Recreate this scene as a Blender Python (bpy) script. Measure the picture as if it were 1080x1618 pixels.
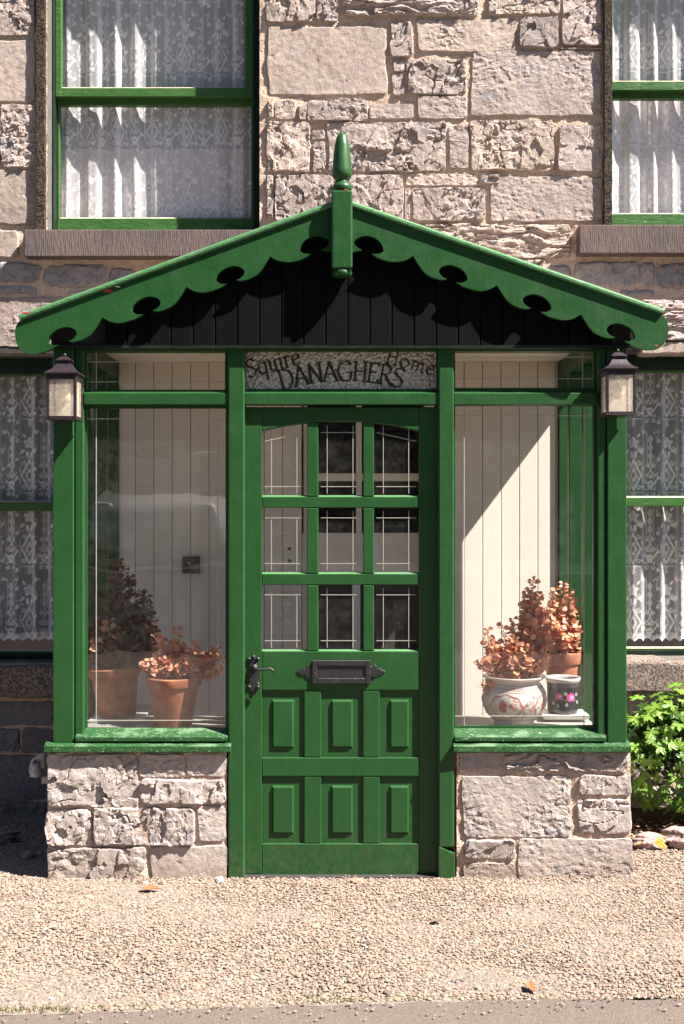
import bpy, bmesh, math, random
import numpy as np
from mathutils import Vector, Matrix, Euler
random.seed(7); RNG = np.random.RandomState(11)
R = math.radians
S = bpy.context.scene
for o in list(bpy.data.objects): bpy.data.objects.remove(o)
COL = S.collection

# ------------------------------------------------------------------ camera, world, sun, exposure
CAM_Y, CAM_Z, FPX = -5.0, 1.57, 1850.0
cd = bpy.data.cameras.new('camera'); cam = bpy.data.objects.new('camera', cd); COL.objects.link(cam)
cam.location = (0, CAM_Y, CAM_Z); cam.rotation_euler = (R(90), 0, 0)
cd.sensor_fit = 'VERTICAL'; cd.sensor_height = 36; cd.lens = 36*FPX/1618; cd.clip_end = 2000; cd.clip_start = .05
S.camera = cam
SUN = Vector((2.4, -1.0, 3.2)).normalized()
w = bpy.data.worlds.new('World'); S.world = w; w.use_nodes = True
nt = w.node_tree; bg = nt.nodes['Background']
sky = nt.nodes.new('ShaderNodeTexSky'); sky.sky_type = 'NISHITA'; sky.sun_disc = False
sky.sun_elevation = math.asin(SUN.z); sky.sun_rotation = math.atan2(SUN.x, SUN.y)
sky.air_density = 0.6; sky.dust_density = 0.3; sky.ozone_density = 1.0
nt.links.new(sky.outputs[0], bg.inputs[0]); bg.inputs[1].default_value = 0.05
sd = bpy.data.lights.new('sun', 'SUN'); sd.energy = 5.0; sd.angle = R(.5); sd.color = (1, .93, .84)
so = bpy.data.objects.new('sun', sd); COL.objects.link(so)
so.rotation_euler = SUN.to_track_quat('Z', 'Y').to_euler(); so.location = (6, -6, 9)
S.view_settings.view_transform = 'Standard'; S.view_settings.look = 'None'
S.view_settings.gamma = 1; S.view_settings.use_curve_mapping = False; S.view_settings.exposure = 2.15
S.render.engine = 'CYCLES'
S.cycles.transparent_max_bounces = 24; S.cycles.max_bounces = 10

# pixel in the photograph -> metres on a plane at depth y
def X(px, y): return (px-540)*(y-CAM_Y)/FPX
def Z(py, y): return CAM_Z-(py-809)*(y-CAM_Y)/FPX

# ------------------------------------------------------------------ noise
TAB = RNG.rand(256, 256)
def vnoise(x, y, seed=0):
    x = np.asarray(x, float)+seed*17.31; y = np.asarray(y, float)+seed*9.17
    xi = np.floor(x).astype(int); yi = np.floor(y).astype(int); fx = x-xi; fy = y-yi
    fx = fx*fx*(3-2*fx); fy = fy*fy*(3-2*fy)
    g = lambda a, b: TAB[a % 256, b % 256]
    return (g(xi, yi)*(1-fx)+g(xi+1, yi)*fx)*(1-fy)+(g(xi, yi+1)*(1-fx)+g(xi+1, yi+1)*fx)*fy
def fbm(x, y, seed=0, n=4):
    s = 0; a = .5; f = 1
    for i in range(n): s = s+a*(vnoise(x*f, y*f, seed+i*3)-.5)*2; a *= .5; f *= 2.03
    return s
def facet(x, y, seed=0):
    """chipped planes: each cell has its own height and tilt"""
    x = np.asarray(x, float)+seed*5.7; y = np.asarray(y, float)+seed*3.3
    xi = np.floor(x).astype(int); yi = np.floor(y).astype(int)
    best = np.full(x.shape, 9.); val = np.zeros(x.shape)
    for dx in (-1, 0, 1):
        for dy in (-1, 0, 1):
            a = (xi+dx) % 256; b = (yi+dy) % 256
            px = xi+dx+TAB[a, b]; py = yi+dy+TAB[b, (a+77) % 256]
            d = (px-x)**2+(py-y)**2
            v = (TAB[(a+31) % 256, b]-.5)+(TAB[a, (b+51) % 256]-.5)*1.1*(x-px)+(TAB[(a+91) % 256, (b+13) % 256]-.5)*1.1*(y-py)
            m = d < best; best = np.where(m, d, best); val = np.where(m, v, val)
    return val

# ------------------------------------------------------------------ mesh helpers
class MB:
    def __init__(s): s.v = []; s.f = []
    def add(s, vs, fs):
        n = len(s.v); s.v += [tuple(p) for p in vs]; s.f += [tuple(i+n for i in f) for f in fs]; return s
    def box(s, x0, x1, y0, y1, z0, z1):
        return s.add([(x0,y0,z0),(x1,y0,z0),(x1,y1,z0),(x0,y1,z0),(x0,y0,z1),(x1,y0,z1),(x1,y1,z1),(x0,y1,z1)],
                     [(0,3,2,1),(4,5,6,7),(0,1,5,4),(1,2,6,5),(2,3,7,6),(3,0,4,7)])
    def prism_x(s, prof, x0, x1):      # prof: (y,z) counter-clockwise seen from +x
        n = len(prof); vs = [(x0, a, b) for a, b in prof]+[(x1, a, b) for a, b in prof]
        fs = [tuple(range(n))[::-1], tuple(range(n, 2*n))]+[(i, (i+1) % n, (i+1) % n+n, i+n) for i in range(n)]
        return s.add(vs, fs)
    def prism_y(s, prof, y0, y1):      # prof: (x,z)
        a = sum(prof[i][0]*prof[(i+1) % len(prof)][1]-prof[(i+1) % len(prof)][0]*prof[i][1] for i in range(len(prof)))
        if a < 0: prof = prof[::-1]
        n = len(prof); vs = [(p, y0, q) for p, q in prof]+[(p, y1, q) for p, q in prof]
        fs = [tuple(range(n)), tuple(range(n, 2*n))[::-1]]+[(i, i+n, (i+1) % n+n, (i+1) % n) for i in range(n)]
        return s.add(vs, fs)
    def lathe(s, prof, n=32, c=(0, 0, 0), flip=False):   # prof: (r,z) bottom to top along outside
        m = len(prof); vs = []
        for r, z in prof:
            for k in range(n):
                a = 2*math.pi*k/n; vs.append((c[0]+r*math.cos(a), c[1]+r*math.sin(a), c[2]+z))
        fs = [(i*n+k, i*n+(k+1) % n, (i+1)*n+(k+1) % n, (i+1)*n+k) for i in range(m-1) for k in range(n)]
        return s.add(vs, fs)
    def tube(s, pts, rad, n=6):
        pts = [Vector(p) for p in pts]; m = len(pts); vs = []
        if not hasattr(rad, '__len__'): rad = [rad]*m
        up = Vector((.3, .2, .9))
        for i, p in enumerate(pts):
            t = (pts[min(i+1, m-1)]-pts[max(i-1, 0)]).normalized()
            a = t.cross(up if abs(t.dot(up)) < .9 else Vector((1, 0, 0))).normalized(); b = t.cross(a)
            for k in range(n):
                q = 2*math.pi*k/n; vs.append(p+(a*math.cos(q)+b*math.sin(q))*rad[i])
        fs = [(i*n+k, i*n+(k+1) % n, (i+1)*n+(k+1) % n, (i+1)*n+k) for i in range(m-1) for k in range(n)]
        fs += [tuple(range(n))[::-1], tuple(range((m-1)*n, m*n))]
        return s.add(vs, fs)
    def pyr(s, x, y, z0, w0, d0, z1, w1, d1):  # frustum
        return s.add([(x-w0,y-d0,z0),(x+w0,y-d0,z0),(x+w0,y+d0,z0),(x-w0,y+d0,z0),(x-w1,y-d1,z1),(x+w1,y-d1,z1),(x+w1,y+d1,z1),(x-w1,y+d1,z1)],
                     [(0,3,2,1),(4,5,6,7),(0,1,5,4),(1,2,6,5),(2,3,7,6),(3,0,4,7)])
WL = {}
def mesh_from(name, mb, mat, origin=(0, 0, 0)):
    me = bpy.data.meshes.new(name)
    me.from_pydata([(a-origin[0], b-origin[1], c-origin[2]) for a, b, c in mb.v], [], mb.f)
    if mat: me.materials.append(mat)
    return me
def link(o, parent, wloc):
    wloc = Vector(wloc)
    if parent is not None:
        o.parent = parent; o.location = wloc-WL[parent.name]
    else: o.location = wloc
    COL.objects.link(o); WL[o.name] = wloc; return o
def obj(name, mb, mat, parent=None, bevel=0, smooth=False, seg=2, auto=None):
    vs = np.array(mb.v); lo = vs.min(0); hi = vs.max(0)
    org = ((lo[0]+hi[0])/2, (lo[1]+hi[1])/2, lo[2])
    me = mesh_from(name, mb, mat, org)
    if smooth or auto: me.shade_smooth() if hasattr(me, 'shade_smooth') else None
    if auto: me.set_sharp_from_angle(angle=R(auto))
    o = link(bpy.data.objects.new(name, me), parent, org)
    if bevel:
        b = o.modifiers.new('bevel', 'BEVEL'); b.width = bevel; b.segments = seg; b.limit_method = 'ANGLE'; b.angle_limit = R(35)
    return o
def np_obj(name, verts, faces, mat, parent=None, smooth=True, origin=None):
    """fast path for big meshes: verts Nx3, faces Mxk"""
    verts = np.asarray(verts, np.float32); faces = np.asarray(faces, np.int32)
    if origin is None:
        lo = verts.min(0); hi = verts.max(0); origin = ((lo[0]+hi[0])/2, (lo[1]+hi[1])/2, lo[2])
    me = bpy.data.meshes.new(name); k = faces.shape[1]
    me.vertices.add(len(verts)); me.vertices.foreach_set('co', (verts-np.array(origin, np.float32)).ravel())
    me.loops.add(faces.size); me.loops.foreach_set('vertex_index', faces.ravel())
    me.polygons.add(len(faces)); me.polygons.foreach_set('loop_start', np.arange(0, faces.size, k, dtype=np.int32))
    me.polygons.foreach_set('use_smooth', np.full(len(faces), smooth)); me.update(calc_edges=True)
    if mat: me.materials.append(mat)
    return link(bpy.data.objects.new(name, me), parent, origin)
def empty(name, loc, label, cat, group=None):
    o = bpy.data.objects.new(name, None); o.empty_display_size = .1
    link(o, None, loc); return tag(o, label, cat, group)
def tag(o, label=None, cat=None, group=None, kind=None):
    if label: o['label'] = label
    if cat: o['category'] = cat
    if group: o['group'] = group
    if kind: o['kind'] = kind
    return o
def structure(o): o['kind'] = 'structure'; return o
def copy_tree(o, parent=None):
    c = o.copy(); COL.objects.link(c); c.parent = parent
    for ch in [q for q in bpy.data.objects if q.parent == o and q != c]: copy_tree(ch, c)
    return c
def smoothline(pts, k=6, closed=False):
    out = []; n = len(pts)
    for i in range(n if closed else n-1):
        g = lambda j: pts[j % n] if closed else pts[max(0, min(n-1, j))]
        p0, p1, p2, p3 = g(i-1), g(i), g(i+1), g(i+2)
        for t in range(k):
            t /= k
            out.append(tuple(.5*(2*b+(c-a)*t+(2*a-5*b+4*c-d)*t*t+(3*b-a-3*c+d)*t**3) for a, b, c, d in zip(p0, p1, p2, p3)))
    if not closed: out.append(tuple(pts[-1]))
    return out

# ------------------------------------------------------------------ materials
class Mat:
    def __init__(s, name, rough=.6, base=(.5, .5, .5), spec=.5, metal=0):
        s.m = bpy.data.materials.new(name); s.m.use_nodes = True; s.t = s.m.node_tree; s.b = s.t.nodes['Principled BSDF']
        s.b.inputs['Roughness'].default_value = rough; s.b.inputs['Base Color'].default_value = (*base, 1)
        s.b.inputs['Specular IOR Level'].default_value = spec; s.b.inputs['Metallic'].default_value = metal
        s.pos = None
    def n(s, t, **k):
        x = s.t.nodes.new(t)
        for a, b in k.items():
            if hasattr(x, a): setattr(x, a, b)
            else: x.inputs[a.replace('_', ' ')].default_value = b
        return x
    def l(s, a, b): s.t.links.new(a, b)
    def P(s, scale=(1, 1, 1), src='pos'):
        if src == 'pos':
            g = s.n('ShaderNodeNewGeometry'); out = g.outputs['Position']
        else: out = s.n('ShaderNodeTexCoord').outputs['Object']
        mp = s.n('ShaderNodeMapping'); mp.inputs['Scale'].default_value = scale; s.l(out, mp.inputs[0]); return mp.outputs[0]
    def noise(s, scale, detail=4, rough=.55, vec=None, stretch=(1, 1, 1), dist=0, src='pos'):
        x = s.n('ShaderNodeTexNoise'); x.inputs['Scale'].default_value = scale; x.inputs['Detail'].default_value = detail
        x.inputs['Roughness'].default_value = rough; x.inputs['Distortion'].default_value = dist
        s.l(vec or s.P(stretch, src), x.inputs['Vector']); return x.outputs['Fac']
    def voro(s, scale, feature='F1', out='Distance', stretch=(1, 1, 1)):
        x = s.n('ShaderNodeTexVoronoi'); x.feature = feature; x.inputs['Scale'].default_value = scale
        s.l(s.P(stretch), x.inputs['Vector']); return x.outputs[out]
    def ramp(s, fac, stops):
        x = s.n('ShaderNodeValToRGB'); e = x.color_ramp.elements
        while len(e) < len(stops): e.new(.5)
        for i, (p, c) in enumerate(stops):
            e[i].position = p; e[i].color = (*c, 1) if hasattr(c, '__len__') else (c, c, c, 1)
        s.l(fac, x.inputs[0]); return x.outputs[0]
    def mix(s, fac, a, b, mode='MIX'):
        x = s.n('ShaderNodeMix'); x.data_type = 'RGBA'; x.blend_type = mode
        for i, v in ((0, fac), (6, a), (7, b)):
            if hasattr(v, 'links'): s.l(v, x.inputs[i])
            elif i == 0: x.inputs[0].default_value = v
            else: x.inputs[i].default_value = (*v, 1)
        return x.outputs[2]
    def bump(s, h, dist, strength=1, prev=None):
        x = s.n('ShaderNodeBump'); x.inputs['Distance'].default_value = dist; x.inputs['Strength'].default_value = strength
        s.l(h, x.inputs['Height'])
        if prev: s.l(prev, x.inputs['Normal'])
        return x.outputs[0]
    def color(s, c): s.l(c, s.b.inputs['Base Color'])
    def normal(s, c): s.l(c, s.b.inputs['Normal'])
    def rough(s, c): s.l(c, s.b.inputs['Roughness'])
    def rnd(s): return s.n('ShaderNodeObjectInfo').outputs['Random']

def mat_green(name, base=(.0105, .053, .0125), wear=0.0, rough=.42):
    m = Mat(name, rough, spec=.28)
    a = m.noise(9, 5, .6); b = m.noise(60, 3, .6, stretch=(1, 1, .12))
    c = m.mix(m.ramp(a, [(.3, 0), (.75, 1)]), base, tuple(q*1.13 for q in base))
    c = m.mix(m.ramp(b, [(.45, 0), (.8, .4)]), c, tuple(q*.8 for q in base))
    # flecks where the paint has chipped to the pale undercoat
    f = m.ramp(m.noise(140, 3, .7), [(.735-wear*.1, 0), (.76-wear*.1, 1)])
    c = m.mix(f, c, (.30, .36, .25))
    zz = m.n('ShaderNodeSeparateXYZ'); gz_ = m.n('ShaderNodeNewGeometry'); m.l(gz_.outputs['Position'], zz.inputs[0])
    dirt = m.mix(1, m.ramp(zz.outputs[2], [(.0, .42), (.26, 0)]), m.ramp(m.noise(38, 6, .75), [(.42, 0), (.7, 1)]), 'MULTIPLY')
    c = m.mix(dirt, c, (.10, .09, .06))
    crk = m.ramp(m.noise(7, 4, .8, stretch=(1, 1, .25), dist=2.5), [(.493, 0), (.5, .55), (.507, 0)])
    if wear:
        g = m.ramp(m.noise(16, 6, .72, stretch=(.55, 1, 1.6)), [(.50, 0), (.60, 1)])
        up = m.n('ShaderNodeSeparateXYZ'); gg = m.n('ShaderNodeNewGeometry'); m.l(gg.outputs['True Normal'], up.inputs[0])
        upm = m.ramp(up.outputs[2], [(.2, .12), (.6, 1)])  # upward faces turn paler: top light put into the wear colour
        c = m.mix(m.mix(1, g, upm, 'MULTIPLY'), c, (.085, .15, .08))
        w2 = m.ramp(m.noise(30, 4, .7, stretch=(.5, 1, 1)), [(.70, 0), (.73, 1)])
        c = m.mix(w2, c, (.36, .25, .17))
    m.color(c)
    m.rough(m.ramp(a, [(.3, rough-.08), (.8, rough+.14)]))
    n1 = m.bump(m.noise(35, 4, .6), .0011)
    n1 = m.bump(b, .0007, 1, n1)
    if wear: n1 = m.bump(m.noise(55, 5, .7, stretch=(.3, 1, 1)), .004, 1, n1)
    m.normal(n1); return m.m
GREEN = mat_green('green_paint'); GREENW = mat_green('worn_top_lit_green_paint', wear=1.0, rough=.55)
GREENS = mat_green('sash_green_paint', (.032, .098, .020), wear=.4)
def mat_plain(name, base, rough=.6, var=.15, scale=12, bump=.0006, bs=60, spec=.5, metal=0, stretch=(1, 1, 1)):
    m = Mat(name, rough, base, spec, metal)
    a = m.noise(scale, 5, .6, stretch=stretch)
    m.color(m.mix(m.ramp(a, [(.3, 0), (.75, 1)]), tuple(q*(1-var) for q in base), tuple(min(1, q*(1+var)) for q in base)))
    m.normal(m.bump(m.noise(bs, 4, .6, stretch=stretch), bump)); return m.m
def mat_black_boards():
    m = Mat('black_stained_boards', .75, (.0015, .0015, .002), .08)
    a = m.noise(8, 4); c = m.mix(m.ramp(a, [(.3, 0), (.7, 1)]), (0.001114, 0.001114, 0.001485), (0.002228, 0.002228, 0.002723))
    f = m.ramp(m.noise(120, 2, .8, stretch=(1, 1, .5)), [(.77, 0), (.79, 1)]); c = m.mix(f, c, (0.06188, 0.05693, 0.0495))
    m.color(c); m.normal(m.bump(m.noise(60, 4, .6, stretch=(1, 1, .1)), .001)); return m.m
BLACKB = mat_black_boards()
DARKGREEN = mat_green('shade_darkened_green_paint', (.006, .014, .007))  # darker copy of the green: shade of frames and gaps painted in
CREAM = mat_plain('cream_board_paint', (0.7459, 0.6542, 0.5809), .55, .05, 5, .0005, 80, stretch=(1, 1, .1))
CREAMD = mat_plain('cream_ceiling_paint', (0.784, 0.7056, 0.6048), .6, .05)
LEDGE = mat_plain('grey_painted_ledge', (.30, .285, .26), .5, .12, 20)
IRON = mat_plain('black_iron', (.008, .0075, .008), .38, .4, 60, .0012, 120, .5)
LAMPM = mat_plain('bronzed_lantern_metal', (.035, .024, .030), .36, .4, 50, .0006, 90, .6, .4)
DARK = mat_plain('dark_room', (.020, .018, .018), .9, .1)
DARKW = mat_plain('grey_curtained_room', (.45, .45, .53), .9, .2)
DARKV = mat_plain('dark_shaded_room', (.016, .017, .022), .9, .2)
HALL = mat_plain('brown_hall_wall', (.035, .026, .024), .8, .2)
LEAD = mat_plain('lead_came', (.42, .39, .34), .45, .1, 30, .0002, 100, .5, .3)
WHITE = mat_plain('white_glaze', (.75, .73, .70), .25, .05)
TILE = mat_plain('porch_floor_tile', (.34, .26, .20), .5)
CHIP = mat_plain('red_undercoat', (.45, .03, .03), .6)
def mat_rust():
    m = Mat('rusted_black_iron', .5, spec=.5)
    c = m.mix(m.ramp(m.noise(70, 5, .7), [(.60, 0), (.70, .8)]), (.008, .008, .011), (.13, .05, .025))
    m.color(c); m.normal(m.bump(m.noise(160, 4, .7), .002)); return m.m
RUST = mat_rust()
def mat_stone(name, a, b, blue, lich=.5, pit=1.0):
    m = Mat(name, .88, spec=.25)
    r = m.rnd()
    n1 = m.noise(5, 6, .62, dist=.4); n2 = m.noise(30, 5, .68); n3 = m.noise(160, 4, .7)
    c = m.mix(m.ramp(n1, [(.32, 0), (.7, 1)]), a, b)
    c = m.mix(m.ramp(n2, [(.34, .75), (.5, 0)]), c, tuple(q*.62 for q in a))
    c = m.mix(m.ramp(m.noise(9, 4, .6, dist=1), [(.56, 0), (.70, .75)]), c, blue)
    c = m.mix(m.ramp(n3, [(.30, .8*pit), (.46, 0)]), c, tuple(q*.42 for q in a))
    c = m.mix(m.ramp(n3, [(.60, 0), (.72, .5)]), c, tuple(min(.8, q*1.35) for q in b))
    hsv = m.n('ShaderNodeHueSaturation'); m.l(c, hsv.inputs['Color'])
    m.l(m.ramp(r, [(0, .84), (1, 1.14)]), hsv.inputs['Value']); c = hsv.outputs[0]
    if lich:
        c = m.mix(m.ramp(m.noise(22, 4, .7), [(.70, 0), (.76, lich)]), c, (.42, .30, .12))
    zz = m.n('ShaderNodeSeparateXYZ'); gz_ = m.n('ShaderNodeNewGeometry'); m.l(gz_.outputs['Position'], zz.inputs[0])
    c = m.mix(m.mix(1, m.ramp(zz.outputs[2], [(.0, .9), (.16, 0)]), m.ramp(n1, [(.35, .2), (.65, 1)]), 'MULTIPLY'), c, (.20, .14, .10))
    m.color(c)
    q = m.bump(n2, .004); q = m.bump(n3, .002, 1, q); q = m.bump(m.noise(420, 3, .7), .0012, 1, q); m.normal(q)
    return m.m
STONE = mat_stone('mauve_grey_limestone', (0.2915, 0.2306, 0.2089), (0.3804, 0.3115, 0.2839), (0.2186, 0.2143, 0.2365), .35)
STONE2 = mat_stone('warm_limestone', (0.3238, 0.2508, 0.2168), (0.4209, 0.3397, 0.2917), (0.2915, 0.2588, 0.2444), .2)
STONEP = mat_stone('plinth_limestone', (0.3076, 0.2548, 0.2326), (0.4047, 0.3479, 0.3153), (0.2428, 0.2427, 0.2562), .45)
STONEM = mat_stone('grey_under_sill_rubble', (0.2266, 0.2, 0.2019), (0.3054, 0.275, 0.2709), (0.1773, 0.18, 0.2019), .2)
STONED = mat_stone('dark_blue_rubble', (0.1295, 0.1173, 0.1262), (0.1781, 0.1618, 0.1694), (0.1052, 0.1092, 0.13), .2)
def mat_mortar():
    m = Mat('sandy_lime_mortar', .95, spec=.1)
    c = m.mix(m.ramp(m.noise(14, 6, .65), [(.3, 0), (.7, 1)]), (.42, .295, .22), (.60, .465, .37))
    c = m.mix(m.ramp(m.noise(120, 3, .7), [(.32, .85), (.5, 0)]), c, (0.2044, 0.1138, 0.0757))
    v = m.voro(150); c = m.mix(m.ramp(v, [(.15, .5), (.4, 0)]), c, (0.6134, 0.5379, 0.4542))
    m.color(c); q = m.bump(m.noise(60, 5, .7), .008); q = m.bump(v, .003, 1, q); m.normal(q); return m.m
MORTAR = mat_mortar()
def mat_sill():
    m = Mat('tooled_stone_sill', .9, spec=.2)
    c = m.mix(m.ramp(m.noise(3.5, 5, .6), [(.35, 0), (.62, 1)]), (0.08928, 0.07, 0.076), (0.144, 0.1036, 0.08512))
    tool = m.noise(230, 2, .5, stretch=(1, .3, .09))
    c = m.mix(m.ramp(tool, [(.35, .5), (.55, 0)]), c, (0.05184, 0.042, 0.0456))
    c = m.mix(m.ramp(m.noise(230, 2, .7), [(.62, 0), (.72, .7)]), c, (0.2074, 0.1736, 0.1702))
    m.color(c); q = m.bump(tool, .006); q = m.bump(m.noise(200, 3, .6), .002, 1, q); m.normal(q); return m.m
SILL = mat_sill()
def mat_lowsill():
    m = Mat('speckled_weathered_sill', .9, spec=.2)
    c = m.mix(m.ramp(m.noise(90, 4, .7), [(.4, 0), (.6, 1)]), (0.0576, 0.042, 0.03648), (0.265, 0.2072, 0.1763))
    m.color(c); m.normal(m.bump(m.noise(110, 4, .7), .006)); return m.m
LSILL = mat_lowsill()
def mat_liner():
    m = Mat('grimy_render_edge', .95, spec=.1)
    c = m.mix(m.ramp(m.noise(80, 5, .75), [(.42, 0), (.68, 1)]), (0.012, 0.0108, 0.012), (0.12, 0.088, 0.064))
    m.color(c); m.normal(m.bump(m.noise(90, 4, .7), .01)); return m.m
LINER = mat_liner()
def mat_glass(name, tint=(1, 1, 1), bump=0, gloss=1.0):
    m = Mat(name); t = m.t; t.nodes.remove(m.b); out = t.nodes['Material Output']
    tr = m.n('ShaderNodeBsdfTransparent'); tr.inputs[0].default_value = (*tint, 1)
    gl = m.n('ShaderNodeBsdfGlossy'); gl.inputs['Roughness'].default_value = .0
    ge = m.n('ShaderNodeNewGeometry'); dt = m.n('ShaderNodeVectorMath'); dt.operation = 'DOT_PRODUCT'; m.l(ge.outputs['Incoming'], dt.inputs[0]); m.l(ge.outputs['Normal'], dt.inputs[1])
    def mm_(op, x, y):
        q = m.n('ShaderNodeMath'); q.operation = op
        for i, v in enumerate((x, y)):
            if v is None: continue
            if hasattr(v, 'links'): m.l(v, q.inputs[i])
            else: q.inputs[i].default_value = v
        return q.outputs[0]
    f5 = mm_('POWER', mm_('SUBTRACT', 1.0, mm_('ABSOLUTE', dt.outputs['Value'], None)), 5.0)
    kk_ = mm_('MULTIPLY', mm_('ADD', mm_('MULTIPLY', f5, .96), .042), gloss)
    mx = m.n('ShaderNodeMixShader'); m.l(kk_, mx.inputs[0]); m.l(tr.outputs[0], mx.inputs[1]); m.l(gl.outputs[0], mx.inputs[2])
    n = m.bump(m.noise(2.2, 2, .5), .0025 if not bump else bump); m.l(n, gl.inputs['Normal'])
    # thin film of dust
    df = m.n('ShaderNodeBsdfDiffuse'); df.inputs[0].default_value = (.6, .57, .52, 1)
    d = m.ramp(m.noise(25, 6, .75), [(.4, .004), (.8, .03)]); m2 = m.n('ShaderNodeMixShader'); m.l(d, m2.inputs[0])
    m.l(mx.outputs[0], m2.inputs[1]); m.l(df.outputs[0], m2.inputs[2]); m.l(m2.outputs[0], out.inputs[0]); return m.m
GLASS = mat_glass('window_glass', (.985, .99, .985))
def mat_texglass():
    m = Mat('hammered_privacy_glass', .25, spec=.8)
    v = m.voro(75, 'F1', stretch=(1, 1, 1)); v2 = m.voro(62, 'DISTANCE_TO_EDGE')
    c = m.mix(m.ramp(m.noise(60, 5, .75), [(.38, 0), (.62, 1)]), (.10, .085, .07), (.50, .43, .34))
    c = m.mix(m.ramp(v2, [(0, .75), (.13, 0)]), c, (.62, .54, .43))
    m.color(c); m.normal(m.bump(v, .010)); return m.m
TEXG = mat_texglass()
def mat_lampglass():
    m = Mat('seeded_lantern_glass'); t = m.t; t.nodes.remove(m.b); out = t.nodes['Material Output']
    tr = m.n('ShaderNodeBsdfTransparent'); gl = m.n('ShaderNodeBsdfGlossy'); gl.inputs['Roughness'].default_value = .05
    tl = m.n('ShaderNodeBsdfTranslucent'); tl.inputs[0].default_value = (.88, .80, .68, 1); df = m.n('ShaderNodeBsdfDiffuse'); df.inputs[0].default_value = (.64, .55, .44, 1)
    n = m.bump(m.noise(120, 3, .6, stretch=(1, 1, .35)), .004); m.l(n, gl.inputs['Normal'])
    a = m.n('ShaderNodeMixShader'); a.inputs[0].default_value = .5; m.l(tl.outputs[0], a.inputs[1]); m.l(df.outputs[0], a.inputs[2])
    b = m.n('ShaderNodeMixShader'); m.l(m.ramp(m.noise(150, 3, .7, stretch=(1, 1, .5)), [(.35, .12), (.7, .5)]), b.inputs[0]); m.l(tr.outputs[0], b.inputs[1]); m.l(a.outputs[0], b.inputs[2])
    c = m.n('ShaderNodeMixShader'); c.inputs[0].default_value = .07; m.l(b.outputs[0], c.inputs[1]); m.l(gl.outputs[0], c.inputs[2]); m.l(c.outputs[0], out.inputs[0]); return m.m
LAMPG = mat_lampglass()
def mat_lace():
    m = Mat('white_lace'); t = m.t; t.nodes.remove(m.b); out = t.nodes['Material Output']
    at = m.n('ShaderNodeAttribute'); at.attribute_name = 'lace'
    df = m.n('ShaderNodeBsdfDiffuse'); df.inputs[0].default_value = (.94, .90, .93, 1)
    tl = m.n('ShaderNodeBsdfTranslucent'); tl.inputs[0].default_value = (.80, .75, .78, 1)
    a = m.n('ShaderNodeMixShader'); a.inputs[0].default_value = .08; m.l(df.outputs[0], a.inputs[1]); m.l(tl.outputs[0], a.inputs[2])
    tr = m.n('ShaderNodeBsdfTransparent'); b = m.n('ShaderNodeMixShader'); m.l(at.outputs['Fac'], b.inputs[0])
    m.l(tr.outputs[0], b.inputs[1]); m.l(a.outputs[0], b.inputs[2]); m.l(b.outputs[0], out.inputs[0]); return m.m
LACE = mat_lace()
PALESHEET = mat_plain('pinkish_white_sheet', (.93, .82, .85), .8, .06, 6)
def mat_terracotta():
    m = Mat('weathered_terracotta', .8, spec=.2)
    c = m.mix(m.ramp(m.noise(18, 5, .65), [(.3, 0), (.7, 1)]), (0.255, 0.08925, 0.04675), (0.391, 0.153, 0.08075))
    c = m.mix(m.ramp(m.noise(26, 6, .75), [(.56, 0), (.70, .55)]), c, (0.4675, 0.357, 0.306))
    c = m.mix(m.ramp(m.noise(12, 4, .7), [(.62, 0), (.75, .5)]), c, (0.102, 0.0425, 0.0255))
    m.color(c); m.normal(m.bump(m.noise(70, 5, .6), .0012)); return m.m
TERRA = mat_terracotta()
def mat_leaf(name, a, b, trans=.35, rough=.4):
    m = Mat(name, rough); r = m.rnd()
    c = m.mix(m.ramp(m.noise(40, 3), [(.3, 0), (.7, 1)]), a, b)
    ge = m.n('ShaderNodeNewGeometry')
    h = m.n('ShaderNodeHueSaturation'); m.l(c, h.inputs['Color']); m.l(m.ramp(ge.outputs['Random Per Island'], [(0, .6), (1, 1.3)]), h.inputs['Value'])
    h2 = m.n('ShaderNodeHueSaturation'); m.l(h.outputs[0], h2.inputs['Color']); m.l(m.ramp(r, [(0, .65), (1, 1.35)]), h2.inputs['Value'])
    m.color(h2.outputs[0]); out = m.t.nodes['Material Output']
    tl = m.n('ShaderNodeBsdfTranslucent'); m.l(h2.outputs[0], tl.inputs[0]); mx = m.n('ShaderNodeMixShader'); mx.inputs[0].default_value = trans
    m.l(m.b.outputs[0], mx.inputs[1]); m.l(tl.outputs[0], mx.inputs[2]); m.l(mx.outputs[0], out.inputs[0]); return m.m
LEAFR = mat_leaf('copper_leaf', (.60, .23, .13), (.76, .43, .27))
LEAFO = mat_leaf('orange_leaf', (.74, .40, .20), (.82, .56, .32))
LEAFD = mat_leaf('burgundy_leaf', (.13, .032, .024), (.22, .06, .035))
LEAFP = mat_leaf('pink_petal', (.62, .05, .08), (.7, .1, .12))
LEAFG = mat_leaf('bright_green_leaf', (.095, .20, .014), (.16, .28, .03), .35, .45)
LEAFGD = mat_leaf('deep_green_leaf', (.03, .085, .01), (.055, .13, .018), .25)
STEM = mat_plain('brown_stem', (.10, .045, .03), .7)
def mat_ground(name, stops, scale, bump, bs, det=6, extra=None):
    m = Mat(name, .95, spec=.1); c = m.ramp(m.noise(scale, det, .7), stops)
    if extra: c = m.mix(m.ramp(m.noise(extra[0], 3, .7), [(extra[1], 0), (extra[1]+.06, 1)]), c, extra[2])
    m.color(c); m.normal(m.bump(m.noise(bs, 5, .7), bump)); return m.m
SOIL = mat_ground('dark_soil', [(.3, (.018, .011, .007)), (.7, (.06, .035, .022))], 60, .02, 50, extra=(110, .64, (.22, .14, .09)))
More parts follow.
